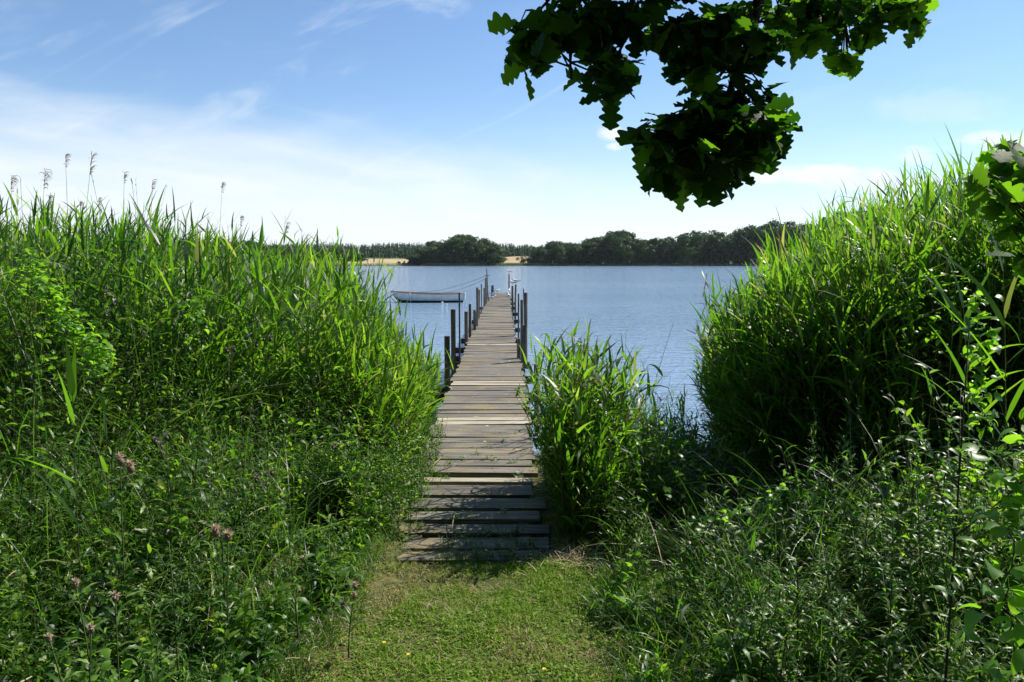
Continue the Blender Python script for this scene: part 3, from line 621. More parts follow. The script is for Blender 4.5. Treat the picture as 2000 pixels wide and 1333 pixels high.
g = Geo(); reeds(g, B, h, r_.normal(.1, .7, len(B)), np.abs(r_.normal(.10, .07, len(B))), r_, nl=13, LL=(.22, .42), WW=(.017, .032), t0=.22, windaz=0.2, windk=.35, bright=.05, up=(32, 74))
kk = r_.choice(len(B), 700); P0 = B[kk]+r_.normal(0, .03, (700, 3))*np.array([1, 1, 0]); blades(g, P0, r_.uniform(0, 6.28, 700), R(1)*r_.uniform(76, 90, 700), h[kk]*r_.uniform(.6, 1.05, 700), .006, R(12), 4, lambda u: 1-.6*u, 0, 0, r_.random(700), 2)
tag(g.build('reeds', [M['reed'], M['reedstem'], M['straw']]), 'tall bright green reed bed left of the jetty', 'reeds', kind='stuff')
# right bed
TOPR = [(1340, 790), (1375, 735), (1400, 695), (1440, 650), (1490, 600), (1560, 545), (1620, 505), (1680, 465), (1760, 432), (1850, 418), (1950, 385), (2100, 375), (2400, 360)]
def bed_right(n, r):
    x = r.uniform(1.3, 7.5, n*6); y = 4.5+5.4*r.random(n*6)**1.35; px = 1000+F*x/y
    ok = (px < 2350) & (px > 1425+14*wob(x, y, 3, 9)) & (y > 4.75+.15*wob(x, y, 2, 10)) & (y < 9.4+.3*wob(x, y, 1.5, 11)) & (x > 1.72)
    x, y, px = x[ok][:n], y[ok][:n], px[ok][:n]; z = ground(x, y); yt = inter(TOPR, px); top = CAMZ-(yt-513)/F*y
    h = (top-z)*(.66+.42*r.random(len(x))**1.4)*(1+.08*wob(x, y, 2.2, 37))+r.normal(0, .05, len(x)); return np.stack([x, y, z-.02], -1), np.clip(h, .6, 3.2)
B, h = bed_right(7600, r_)
g = Geo(); edge = np.clip((B[:, 0]-1.6)/1.5, 0, 1)
reeds(g, B, h, r_.normal(math.pi*.95, .6, len(B)), np.abs(r_.normal(.12, .07, len(B)))+.12*(1-edge), r_, nl=14, LL=(.22, .42), WW=(.016, .030), t0=.12, windaz=math.pi*.9, windk=.5, bright=.03, up=(34, 74))
tag(g.build('reeds', [M['reed'], M['reedstem']]), 'dense reed bed right of the water gap, dark at its foot', 'reeds', kind='stuff')
# clump beside the deck
def clump(cx, cy, rx, ry, n, hh, label, seed, **kw):
    r = np.random.default_rng(seed); a = r.uniform(0, 6.28, n); q = np.sqrt(r.random(n)); x = cx+rx*q*np.cos(a); y = cy+ry*q*np.sin(a)
    laz = np.arctan2(y-cy, x-cx)+r.normal(0, .4, n); g = Geo()
    reeds(g, np.stack([x, y, ground(x, y)-.02], -1), hh*r.uniform(.62, 1.12, n)*(1-.18*q), laz, .04+.30*q*r.uniform(.2, 1.3, n), r, **kw)
    o = g.build('reed_clump', [M['reed'], M['reedstem']], origin=(cx, cy, gz(cx, cy))); return tag(o, label, 'reed clump')
clump(.47, 4.95, .20, .55, 250, 1.12, 'bright reed clump growing hard against the right side of the deck', 31, nl=12, LL=(.22, .42), WW=(.016, .030), S=6, t0=.12, windaz=.3, windk=.2, bright=.05, up=(25, 76), dr=(15, 90))
clump(.42, 4.42, .14, .26, 80, .78, 'shorter dark reeds at the shore foot of the bright clump', 35, nl=11, LL=(.2, .36), WW=(.016, .026), S=6, t0=.1, windaz=.3, windk=.1)
clump(.42, 7.0, .12, .5, 26, .95, 'thin reeds beside the deck beyond the bright clump', 32, nl=9, LL=(.24, .42), WW=(.016, .025), S=5, t0=.2, windaz=.3, windk=.3)
clump(1.62, 7.6, .22, .6, 36, .78, 'low sparse reeds leaning over the water gap', 33, nl=9, LL=(.24, .40), WW=(.014, .022), S=6, t0=.2, windaz=2.9, windk=.5)
clump(-1.02, 5.9, .22, .8, 110, 1.15, 'arching reeds hanging over the left edge of the deck', 34, nl=10, LL=(.3, .5), WW=(.018, .03), S=6, t0=.2, windaz=-.2, windk=.7, bright=.12)

# flowering reed stems with brown plumes above the left bed
def plume_reed(px, py, Y, lean, seed, label, droopy=1.0, size=.17):
    r = np.random.default_rng(seed); T = at(px, py, Y=Y); bx = T[0]-lean; bz = gz(bx, Y); root = empty('flowering_reed', (bx, Y, bz)); t = np.linspace(0, 1, 9)[:, None]
    C = np.array([[0, 0, 0.]])*(1-t)+np.array([[lean, 0, T[2]-bz]])*t; C[:, 0] += lean*.35*(t[:, 0]**2-t[:, 0]); g = Geo(); tube(g, C, np.linspace(.0035, .0014, 9), 5, .8)
    g.build('stem', [M['reedstem']], root); g = Geo(); n = 34; q = r.uniform(0, 1, n); d = C[-1]-C[-3]; d /= np.linalg.norm(d)
    P = C[-1]-d[None]*(size*q[:, None])+r.normal(0, .003, (n, 3)); az = (0 if lean > 0 else math.pi)+r.normal(0, .8, n)
    blades(g, P, az, R(70), size*(.35+.5*(1-q))*r.uniform(.6, 1, n), r.uniform(.003, .007, n), R(150)*droopy, 4, lambda u: np.sin(np.pi*np.clip(u*.9+.08, 0, 1)), 0, r.uniform(0, 3, n), r.random(n))
    g.build('plume', [M['plume']], root)
    g = Geo(); k = 5; tt = np.array([.45, .55, .63, .7, .78]); Pp = np.stack([np.interp(tt, t[:, 0], C[:, i]) for i in range(3)], -1)
    blades(g, Pp, np.arange(k)*2.6+seed, R(62), .3, .02, R(60), 5, leaf_prof, 0, .2, .45); g.build('leaves', [M['reed']], root)
    tag(root, label, 'reed', 'flowering reeds above the left bed')
PL = [(22, 348, 6.0, .12, 'brown-plumed reed at the left picture edge, drooping tip', 1.2, .16), (88, 335, 6.2, .25, 'reed with the broad swept brown plume near the left edge', 1.3, .22), (128, 305, 6.3, .06, 'tallest plumed reed of the left bed, straight stalk', .9, .14),
      (179, 308, 6.4, .35, 'long slanting reed with a thin dark plume beside the tallest one', .6, .22), (96, 385, 7, .05, 'short plumed reed under the broad swept plume', 1.1, .12), (243, 340, 6.8, .18, 'reed with a small upright brown plume above the spear-leaved reeds', .8, .12),
      (298, 355, 7, .2, 'slanting plumed reed left of the tall bare spike leaves', 1, .14), (193, 388, 7.4, .05, 'small plumed reed behind the slanting one', 1, .1), (434, 360, 8, .22, 'lone plumed reed standing above the middle of the left bed', 1.1, .14),
      (470, 425, 8.8, .1, 'pale plumed reed right of the lone one', 1.2, .15), (560, 438, 9.4, .12, 'brown plumed reed near the far tree line', 1.2, .16), (598, 462, 10, .1, 'faint plumed reed second from the right end of the left bed', 1.2, .14), (618, 468, 10.4, .14, 'rightmost faint plumed reed of the left bed', 1.2, .14), (157, 395, 7.2, .1, 'tiny plumed reed between the tallest and slanting reeds', 1, .09)]
for i, (px, py, Y, ln, lab, dr_, sz) in enumerate(PL): plume_reed(px, py, Y, ln, 50+i, lab, dr_, sz*.7)

# single reeds that stand out
def single_reed(px, pyb, pyt, Y, lean, seed, label, nl=8, LL=(.3, .45), WW=(.03, .042), base_z=None, up=(45, 72), t0=.45, laz=0):
    r = np.random.default_rng(seed); T = at(px, pyt, Y=Y); z = gz(T[0]-lean, Y); g = Geo(); h_ = T[2]-z
    reeds(g, np.array([[T[0]-lean, Y, z-.02]]), h_, laz, abs(lean)/h_, r, nl=nl, LL=LL, WW=WW, S=8, t0=t0, up=up, dr=(15, 60), bright=-.05)
    tag(g.build('reed', [M['reed'], M['reedstem']], origin=(T[0]-lean, Y, z)), label, 'reed')
single_reed(140, 1050, 740, 2.9, .02, 61, 'single tall reed with broad blades in front of the left weeds', 7, (.28, .4), (.028, .036), t0=.5)
single_reed(205, 1050, 790, 3.1, .02, 62, 'slim reed just right of the tall single reed in the left weeds', 5, (.2, .3), (.018, .026))
single_reed(400, 1050, 880, 3.4, .02, 63, 'short pale reed shoot in the middle of the left weeds', 5, (.2, .3), (.018, .026))
single_reed(290, 520, 435, 5.4, .03, 64, 'spear-leaved reed rising above the left bed skyline', 9, (.4, .6), (.03, .042), t0=.55)
single_reed(235, 520, 455, 5.2, .03, 65, 'spear-leaved reed left of the tallest spear leaves', 8, (.4, .55), (.03, .04), t0=.55)
single_reed(90, 520, 440, 5.0, .05, 66, 'bushy topped reed at the far left skyline', 10, (.35, .5), (.022, .03), t0=.7)
single_reed(1470, 1250, 1060, 2.9, -.03, 67, 'pale broad-bladed reed in the right weeds near the lawn', 4, (.2, .28), (.02, .028), laz=math.pi)
single_reed(1310, 1300, 1170, 2.55, -.02, 68, 'low reed with two long side blades at the right lawn edge', 4, (.25, .34), (.018, .024), up=(20, 45))
single_reed(1820, 900, 760, 3.6, .02, 69, 'reed with dark stalk in the shade below the right bed', 5, (.25, .35), (.02, .03))
single_reed(1880, 620, 560, 3.6, -.12, 70, 'tall reed with long drooping blades at the right side', 9, (.35, .5), (.024, .034), laz=math.pi)
single_reed(1960, 620, 520, 3.1, -.10, 71, 'tall reed beside the oak sapling at the right picture edge', 9, (.35, .5), (.024, .034), laz=math.pi)
single_reed(1880, 400, 330, 4.2, .0, 72, 'upright reed with needle tip below the small oak leaves', 8, (.35, .5), (.018, .026), t0=.6)
single_reed(1810, 400, 385, 4.6, .03, 73, 'reed with crossing blades on the right skyline', 9, (.4, .55), (.028, .036), t0=.6)
single_reed(1700, 420, 420, 4.9, -.03, 74, 'reed with wide upright blades at the left of the right skyline', 9, (.4, .55), (.026, .036), t0=.6)

# ------------------------------------------------------------------ weeds
def edge_left(y): return inter([(1.0, -.72), (2.2, -.90), (2.8, -.95), (3.3, -.84), (3.9, -.84), (4.4, -.80), (5.5, -.78), (7, -.85), (10, -1.1)], y)+.05*wob(y, 0*y, 5, 12)
def edge_right(y): return inter([(1.0, .52), (2.4, .48), (3.3, .50), (3.9, .58), (4.5, .30), (5.5, .26), (7.5, .32), (10, .5)], y)+.04*wob(y, 0*y, 5, 13)
def hL(x, y):
    e = edge_left(y)-x; h = .22+.27*(y-1.5)+.16*smooth(-x, 1.5, 3.5)+.32*smooth(-x, 1.5, 2.8)*smooth(y, 3, 4.8)
    h = h*(.35+.65*smooth(e, -.02, .55))*(1+.30*wob(x, y, 3.2, 14)+.22*wob(x, y, 8, 15)); h = h*np.where((e < .9) & (y > 4.6), .75, 1)
    return np.clip(h, .06, 1.6)
def hR(x, y):
    e = x-edge_right(y); h = .27+.15*(y-1.5)+.32*smooth(x, 1.3, 2.4)*smooth(y, 1.8, 3.2); h = h*(1-.72*smooth(y, 3.5, 4.4)*(1-.5*smooth(x, 2.2, 3))*smooth(x, .95, 1.4))
    h = h*(.4+.6*smooth(e, -.02, .5))*(1+.30*wob(x, y, 3.2, 16)+.22*wob(x, y, 8, 17)); return np.clip(h, .06, 1.2)
def sample(side, n, r, y0=1.35, y1=5.6, pw=1.0):
    xs, ys = [], []
    tot = 0
    while tot < n:
        y = y0+(y1-y0)*r.random(n)**pw
        if side < 0: x = r.uniform(-5.2, -.6, n); ok = (x < edge_left(y)) & (1000+F*x/y > -800)
        else: x = r.uniform(.2, 5.2, n); ok = (x > edge_right(y)) & (1000+F*x/y < 2800)
        ok &= (wob(x, y, 6.5, 39) > -.45)
        xs.append(x[ok]); ys.append(y[ok]); tot += ok.sum()
    return np.concatenate(xs)[:n], np.concatenate(ys)[:n]
def herbs(g, x, y, h, r, nl, L, W, prof, S, mat, fold, el=(10, 55), droop=(10, 60), lean=.18, t0=.15, smat=1, srad=.0018, pairs=False, tint=(.45, .2), taper=.5):
    n = len(x); B = np.stack([x, y, ground(x, y)-.01], -1); laz = r.uniform(0, 6.28, n); ln = np.abs(r.normal(0, lean, n)); dh = np.stack([np.cos(laz), np.sin(laz), 0*laz], -1)
    def P(t): t = t[..., None]; return B[:, None]+h[:, None, None]*(t*np.array([0, 0, 1.])+dh[:, None]*ln[:, None, None]*t**1.8)
    tubes(g, P(np.linspace(0, 1, 5)[None]*np.ones((n, 1))), srad*np.linspace(1.2, .5, 5)[None]*r.uniform(.7, 1.3, (n, 1)), 3, .5, smat)
    tl = np.clip(np.linspace(t0, 1, nl)[None]+r.uniform(-.03, .03, (n, nl)), 0, 1); C = P(tl).reshape(-1, 3); m = n*nl; tf = tl.ravel()
    az = (r.uniform(0, 6.28, n)[:, None]+np.arange(nl)[None]*(math.pi*.5+math.pi if pairs else 2.4)+r.normal(0, .3, (n, nl))).ravel()
    tn = np.clip(np.repeat(r.normal(tint[0], tint[1], n), nl)+r.normal(0, .14, m), 0, .95); tn = np.where(r.random(m) < .012, 1, tn)
    sz = (1-taper*tf)*r.uniform(.7, 1.25, m)*np.repeat(r.uniform(.7, 1.25, n), nl)
    blades(g, C, az, R(1)*r.uniform(el[0], el[1], m)+R(25)*(tf > .93), L*sz, W*sz, R(1)*r.uniform(droop[0], droop[1], m), S, prof, fold, r.normal(0, .45, m), tn, mat, curl=r.normal(0, .3, m))
WM = [M['herb'], M['herbstem'], M['fine'], M['grass'], M['bind'], M['straw']]
def saw_prof(u): return lance_prof(u)*(1-.42*(np.arange(len(u)) % 2))
def undergrowth(side, seed, label, ncl=680):
    r = np.random.default_rng(seed); g = Geo(); H = hL if side < 0 else hR
    # plants stand in bushy clumps of one kind each, in patches, with dark hollows between
    cx, cy = sample(side, ncl, r); q = wob(cx, cy, 1.9, 20+side)+r.normal(0, .45, ncl); kind = np.digitize(q, [-.55, -.12, .22, .6])
    hh = H(cx, cy)*r.uniform(.5, 1.3, ncl); rad = r.uniform(.05, .13, ncl)
    def stems(k, per, zmul=1.0):
        c = np.where(kind == k)[0]; n = len(c)*per; idx = np.repeat(c, per); a = r.uniform(0, 6.28, n); d = np.sqrt(r.random(n)); x = cx[idx]+rad[idx]*d*np.cos(a); y = cy[idx]+rad[idx]*d*np.sin(a)
        e = (edge_left(y)-x) if side < 0 else (x-edge_right(y)); ok = e > -.04
        return x[ok], y[ok], (hh[idx]*(1-.35*d**2)*r.uniform(.75, 1.1, n)*zmul)[ok]
    x, y, h = stems(0, 7); herbs(g, x, y, h, r, 16, .105, .033, lance_prof, 4, 0, .25, (0, 70), (20, 90), pairs=True, tint=(.5, .22), srad=.0022)
    x, y, h = stems(1, 8); herbs(g, x, y, h, r, 28, .085, .0105, lance_prof, 4, 2, 0, (15, 70), (20, 100), lean=.25, t0=.2)
    x, y, h = stems(2, 7, .9); herbs(g, x, y, h, r, 16, .058, .040, ovate_prof, 3, 0, .2, (-10, 55), (0, 60), pairs=True, tint=(.6, .2))
    x, y, h = stems(3, 5); herbs(g, x, y, h, r, 15, .15, .040, saw_prof, 9, 2, .2, (10, 60), (30, 100), tint=(.45, .2), srad=.003, taper=.6)
    x, y, h = stems(4, 34); n = len(x); blades(g, np.stack([x, y, ground(x, y)-.01], -1), r.uniform(0, 6.28, n), R(1)*r.uniform(62, 88, n), h*1.25+.06, r.uniform(.005, .010, n), R(1)*r.uniform(30, 140, n), 6, leaf_prof, 0, r.normal(0, .5, n), np.clip(r.normal(.5, .2, n), 0, 1), 3)
    # odd stems standing out of the mass
    x, y = sample(side, 230, r); herbs(g, x, y, H(x, y)*r.uniform(1.0, 1.4, len(x)), r, 26, .060, .008, lance_prof, 4, 2, 0, (25, 70), (10, 70), lean=.15, t0=.35)
    n = 3200; x, y = sample(side, n, r); h = H(x, y)
    blades(g, np.stack([x, y, ground(x, y)-.01], -1), r.uniform(0, 6.28, n), R(1)*r.uniform(60, 88, n), h*r.uniform(.7, 1.3, n)+.06, r.uniform(.004, .009, n), R(1)*r.uniform(20, 130, n), 5, leaf_prof, 0, r.normal(0, .5, n), np.clip(r.normal(.5, .22, n), 0, 1), 3)
    # low cover under the mass
    n = 25000; x, y = sample(side, n, r); h = H(x, y)*r.uniform(.0, .35, n)
    blades(g, np.stack([x, y, ground(x, y)+h], -1), r.uniform(0, 6.28, n), R(1)*r.uniform(-20, 60, n), r.uniform(.02, .055, n), r.uniform(.010, .024, n), R(50), 2, lambda u: np.array([.5, 1, .05]), 0, r.normal(0, .7, n), np.clip(r.normal(.3, .25, n), 0, 1), 0)
    # creeping heart leaves in a few patches
    n = 3000; x, y = sample(side, n, r, 2.0); keep = wob(x, y, 2.4, 27+side) > .5; x, y = x[keep], y[keep]; n = len(x)
    blades(g, np.stack([x, y, ground(x, y)+H(x, y)*r.uniform(.6, 1.05, n)], -1), r.uniform(0, 6.28, n), R(1)*r.uniform(-20, 70, n), r.uniform(.03, .055, n), r.uniform(.022, .040, n), R(60), 5, heart_prof, .15, r.normal(0, .6, n), r.random(n), 4)
    # dry stalks and browned leaves
    n = 260; x, y = sample(side, n, r); blades(g, np.stack([x, y, ground(x, y)+H(x, y)*.5], -1), r.uniform(0, 6.28, n), R(1)*r.uniform(-10, 85, n), r.uniform(.08, .35, n), r.uniform(.003, .008, n), R(30), 4, leaf_prof, 0, r.normal(0, .6, n), r.random(n), 5)
    # ragged grass along the lawn edge
    n = 2600; y = r.uniform(1.3, 4.4, n); x = (edge_left(y)+r.normal(.03, .05, n)) if side < 0 else (edge_right(y)-r.normal(.03, .05, n))
    blades(g, np.stack([x, y, ground(x, y)-.005], -1), r.uniform(0, 6.28, n), R(1)*r.uniform(35, 88, n), r.uniform(.04, .17, n), r.uniform(.003, .007, n), R(1)*r.uniform(20, 120, n), 4, leaf_prof, 0, r.normal(0, .5, n), np.clip(r.normal(.55, .25, n), 0, 1), 3)
    tag(g.build('undergrowth', WM), label, 'undergrowth', kind='stuff')
undergrowth(-1, 101, 'mixed green weeds and grasses filling the lower left foreground')
undergrowth(1, 102, 'mixed green weeds and grasses filling the lower right foreground')
# bank grass by the water gap, right of the clump
r_ = np.random.default_rng(77); n = 8000; x = r_.uniform(.35, 3.2, n); y = r_.uniform(4.6, 8.3, n); ok = (x > edge_right(y)+.02) & (y < shore_near(x)-.1); x, y = x[ok], y[ok]; n = len(x)
g = Geo(); blades(g, np.stack([x, y, ground(x, y)-.01], -1), r_.normal(math.pi, 1.2, n), R(1)*r_.uniform(35, 85, n), r_.uniform(.10, .30, n)*(1+.9*(y < 6.3)*r_.random(n)), r_.uniform(.005, .012, n), R(1)*r_.uniform(40, 130, n), 5, leaf_prof, 0, r_.normal(0, .4, n), np.clip(r_.normal(.45, .22, n), 0, 1))
x, y = r_.uniform(.4, 2.6, 900), r_.uniform(4.6, 7.2, 900); herbs(g, x, y, r_.uniform(.12, .34, 900)*(1+.8*(y < 6)), r_, 14, .06, .028, lance_prof, 3, 2, .2, (0, 50), (10, 60), smat=1)
x, y = r_.uniform(.7, 1.5, 130), r_.uniform(4.6, 6.0, 130); reeds(g2 := Geo(), np.stack([x, y, ground(x, y)], -1), r_.uniform(.22, .5, 130), r_.uniform(0, 6.28, 130), r_.uniform(.1, .5, 130), r_, nl=8, LL=(.2, .38), WW=(.014, .026), S=6, t0=.15, up=(15, 70), dr=(30, 100))
tag(g2.build('reeds', [M['reed'], M['reedstem']]), 'low straggling reeds on the bank between the clump and the right bed', 'reeds', kind='stuff')
tag(g.build('bank_grass', [M['grass'], M['herbstem'], M['herb']]), 'long soft grass on the bank between the deck and the right reeds', 'grass', kind='stuff')
# weeds along the left deck side
r_ = np.random.default_rng(78); n = 1100; y = r_.uniform(4.3, 8.2, n); x = edge_left(y)-r_.uniform(-.1-.1*(1-0*y), .5, n)-.02; g = Geo()
herbs(g, x, y, r_.uniform(.15, .55, n)*(1-.0*y), r_, 16, .042, .019, lance_prof, 3, 0, .2, (0, 55), (10, 60), smat=1)
x = x+.05; blades(g, np.stack([x, y, ground(x, y)], -1), r_.normal(0, 1.4, n), R(70), r_.uniform(.15, .5, n), .006, R(80), 5, leaf_prof, 0, 0, r_.random(n)*.8, 2)
tag(g.build('deckside_weeds', [M['herb'], M['herbstem'], M['grass']]), 'leafy weeds crowding the left side of the deck near the shore', 'weeds', kind='stuff')

# ------------------------------------------------------------------ lawn
r_ = np.random.default_rng(90); g = Geo(); n = 150000
y = 1.2+(4.75-1.2)*r_.random(n)**1.15; x = r_.uniform(-1.25, 1.0, n)
onjet = (y > D0+.06+.05*wob(x, y, 9, 45)) & (x > np.interp(y, DY, _l[:, 0])) & (x < np.interp(y, DY, _r[:, 0])); dry = smooth(wob(x*1.0, y, 2.6, 30)+.5*wob(x, y, 7, 31)+.55*smooth(np.abs(x+.15), .35, .8)-.1, .05, .9); dry = np.maximum(dry, .8*smooth(y, 3.75, 4.1)*(np.abs(x+.1) > .3))
keep = ~onjet & (r_.random(n) > dry*.35); x, y, dry = x[keep], y[keep], dry[keep]; n = len(x)
tint = np.clip(r_.normal(.36, .17, n)+dry*r_.uniform(.15, .75, n)+.08*wob(x, y, 8, 46), 0, 1)
blades(g, np.stack([x, y, ground(x, y)-.003], -1), r_.uniform(0, 6.28, n), R(1)*r_.uniform(15, 85, n), r_.uniform(.012, .042, n)*(1+.5*(wob(x, y, 5, 32) > .4)), r_.uniform(.0022, .0045, n), R(1)*r_.uniform(0, 90, n), 2, lambda u: np.array([.8, 1, .1]), 0, r_.normal(0, .6, n), tint)
n = 26000; y = 1.2+3.3*r_.random(n); x = r_.uniform(-1.2, .95, n); keep = (wob(x, y, 3.2, 33) > -.35) & ~((y > D0) & (x > -.7) & (x < .22)); x, y = x[keep], y[keep]; n = len(x)
blades(g, np.stack([x, y, ground(x, y)+r_.uniform(.003, .018, n)], -1), r_.uniform(0, 6.28, n), R(1)*r_.uniform(0, 50, n), r_.uniform(.008, .02, n), r_.uniform(.006, .012, n), R(40), 2, lambda u: np.array([.5, 1, .3]), 0, r_.normal(0, .5, n), np.clip(r_.normal(.3, .18, n), 0, .7))
n = 4200; y = 1.2+3.2*r_.random(n); x = r_.uniform(-1.1, .9, n); kp = (wob(x, y, 4, 47) > -.1) | (r_.random(n) < .25); x, y = x[kp], y[kp]; n = len(x); 
blades(g, np.stack([x, y, ground(x, y)+.012], -1), r_.uniform(0, 6.28, n), R(1)*r_.uniform(-5, 20, n), r_.uniform(.02, .07, n), .0028, R(15), 2, lambda u: np.array([.8, 1, .6]), 0, 0, r_.uniform(.85, 1, n))
tag(g.build('lawn_grass', [M['lawn']]), 'short trodden grass with dry brown patches in front of the jetty', 'grass', kind='stuff')
# strawy litter at the deck foot, right
n = 420; g = Geo(); x = r_.normal(.42, .2, n); y = r_.normal(4.0, .12, n); blades(g, np.stack([x, y, ground(x, y)+r_.uniform(.005, .03, n)], -1), r_.uniform(0, 6.28, n), R(1)*r_.uniform(-5, 30, n), r_.uniform(.03, .12, n), .004, R(20), 2, lambda u: np.array([.8, 1, .6]), 0, 0, r_.random(n))
tag(g.build('straw_litter', [M['straw']]), 'pale dry straw litter beside the right foot of the jetty', 'straw', kind='stuff')
# yellow flowers
for (px, py, lab) in ((750, 1252, 'tiny yellow flower in the lawn, upper of the left pair'), (797, 1274, 'tiny yellow flower in the lawn, lower of the left pair'), (1062, 1317, 'tiny yellow flower in the lawn near the bottom right')):
    p = at(px, py, z=.04); z = gz(p[0], p[1]); root = empty('yellow_flower', (p[0], p[1], z)); g = Geo(); tube(g, [(0, 0, 0), (.002, 0, .04)], np.array([.001, .001]), 4); g.build('stem', [M['herbstem']], root)
    g = Geo(); blades(g, np.zeros((6, 3))+np.array([.002, 0, .04]), np.arange(6)*1.047, R(30), .009, .007, R(20), 2, lambda u: np.array([.4, 1, .6]), 0, 0, .5); g.build('petals', [M['yellow']], root); tag(root, lab, 'flower', 'yellow flowers in the lawn')
# little weeds rooted between planks
WT = [(880, 905), (905, 898), (930, 888), (955, 872), (968, 900), (985, 862), (1000, 905), (870, 935), (940, 960), (915, 1005), (985, 1000), (960, 1040), (1010, 1035), (1020, 1060), (900, 1045), (850, 925), (975, 1068), (940, 1070), (1040, 1062), (890, 1012), (952, 898), (1012, 930), (930, 1082), (955, 1086), (985, 1084), (1005, 1088), (900, 1088), (1030, 1090), (860, 1090), (920, 1060), (1000, 1080), (940, 1040), (990, 1045), (870, 1062), (825, 960), (835, 1000), (820, 1030)]
M2 = [M['grass'], M['herbstem'], M['herb']]
for i, (px, py) in enumerate(WT):
    p = at(px, py, z=0.0); r = np.random.default_rng(300+i); g = Geo(); n = int(r.integers(16, 34)) if py > 1030 else int(r.integers(6, 13)); s = 1.0
    blades(g, np.array([p[0], p[1], -.02])+r.normal(0, .012, (n, 3))*np.array([1.6, .4, 0]), r.uniform(0, 6.28, n), R(1)*r.uniform(35, 85, n), r.uniform(.05, .13, n), r.uniform(.004, .008, n), R(70), 4, leaf_prof, 0, 0, r.random(n)*.9)
    k = 8; blades(g, np.array([p[0], p[1], .01])+r.normal(0, .015, (k, 3))*np.array([1, .6, .6]), r.uniform(0, 6.28, k), R(30), r.uniform(.02, .04, k), r.uniform(.01, .018, k), R(40), 3, ovate_prof, 0, 0, r.random(k), 2)
    o = g.build('deck_weed', M2, origin=(p[0], p[1], 0)); tag(o, 'small green weed growing up between the planks near the shore', 'weed', 'weeds between the planks')
for (px, py, az, L_, lab) in ((846, 925, .5, .35, 'dry broken reed stalk lying across the left deck edge'), (866, 890, 2.1, .3, 'dry stalk leaning from the left weeds onto the planks'), (882, 1035, 1.55, .22, 'short pale stalk sticking up between the front planks'), (840, 918, 1.3, .25, 'bent straw on the left end of the planks')):
    p = at(px, py, z=.01); g = Geo(); d = np.array([math.cos(az), math.sin(az), .15]); tube(g, [p, p+d*L_*.5+np.array([0, 0, .01]), p+d*L_], np.array([.004, .0035, .002]), 5); tag(g.build('dry_stalk', [M['straw']], origin=p), lab, 'stalk')

# ------------------------------------------------------------------ thistles and other single weeds
def thistle(px, py, Y, label, kind='down', heads=1, seed=0, rad=.014):
    rad *= 1.2; r = np.random.default_rng(seed+400); T = at(px, py, Y=Y); bx = T[0]+r.uniform(-.06, .06); by = Y+.05; bz = gz(bx, by); T = T-np.array([bx, by, bz]); root = empty('thistle', (bx, by, bz))
    t = np.linspace(0, 1, 7)[:, None]; C = T[None]*t; C[:, 0] *= t[:, 0]**.6; g = Geo(); tube(g, C, np.linspace(.004, .002, 7), 5)
    tips = [T]
    for k in range(heads-1):
        a = r.uniform(0, 6.28); e = T+np.array([math.cos(a)*.05, math.sin(a)*.03, r.uniform(-.05, .03)]); tube(g, [C[5], (C[5]+e)/2+np.array([0, 0, -.005]), e], np.array([.002, .0018, .0015]), 4); tips.append(e)
    g.build('stem', [M['herbstem']], root); g = Geo(); n = 16; q = r.uniform(.25, .97, n); P = np.stack([np.interp(q, t[:, 0], C[:, i]) for i in range(3)], -1)
    blades(g, P, np.arange(n)*2.4, R(45), r.uniform(.05, .1, n), r.uniform(.012, .02, n), R(60), 6, lambda u: lance_prof(u)*(1-.45*(np.arange(len(u)) % 2)), .3, 0, r.random(n)); g.build('leaves', [M['fine']], root)
    for e in tips:
        g = Geo(); s = rad*r.uniform(.85, 1.15); a = np.linspace(-1, 1, 6); tube(g, np.stack([e[0]+0*a, e[1]+0*a, e[2]-s*.9+a*s*.8], -1), s*.62*np.sqrt(1.03-a**2), 9); hd = g.build('flower_head', [M['herbstem'] if kind == 'purple' else M['plume']], root)
        g = Geo(); n = 70; blades(g, np.zeros((n, 3))+e-np.array([0, 0, s*.3]), r.uniform(0, 6.28, n), R(1)*r.uniform(5 if kind == 'down' else 45, 88, n), s*r.uniform(.9, 1.35, n), s*.22, R(20), 2, lambda u: np.array([.6, 1, .3]), 0, 0, r.random(n))
        g.build('tuft', [M['thistledown'] if kind == 'down' else M['thistlepurple']], root)
    tag(root, label, 'thistle', 'thistles in the left weeds')
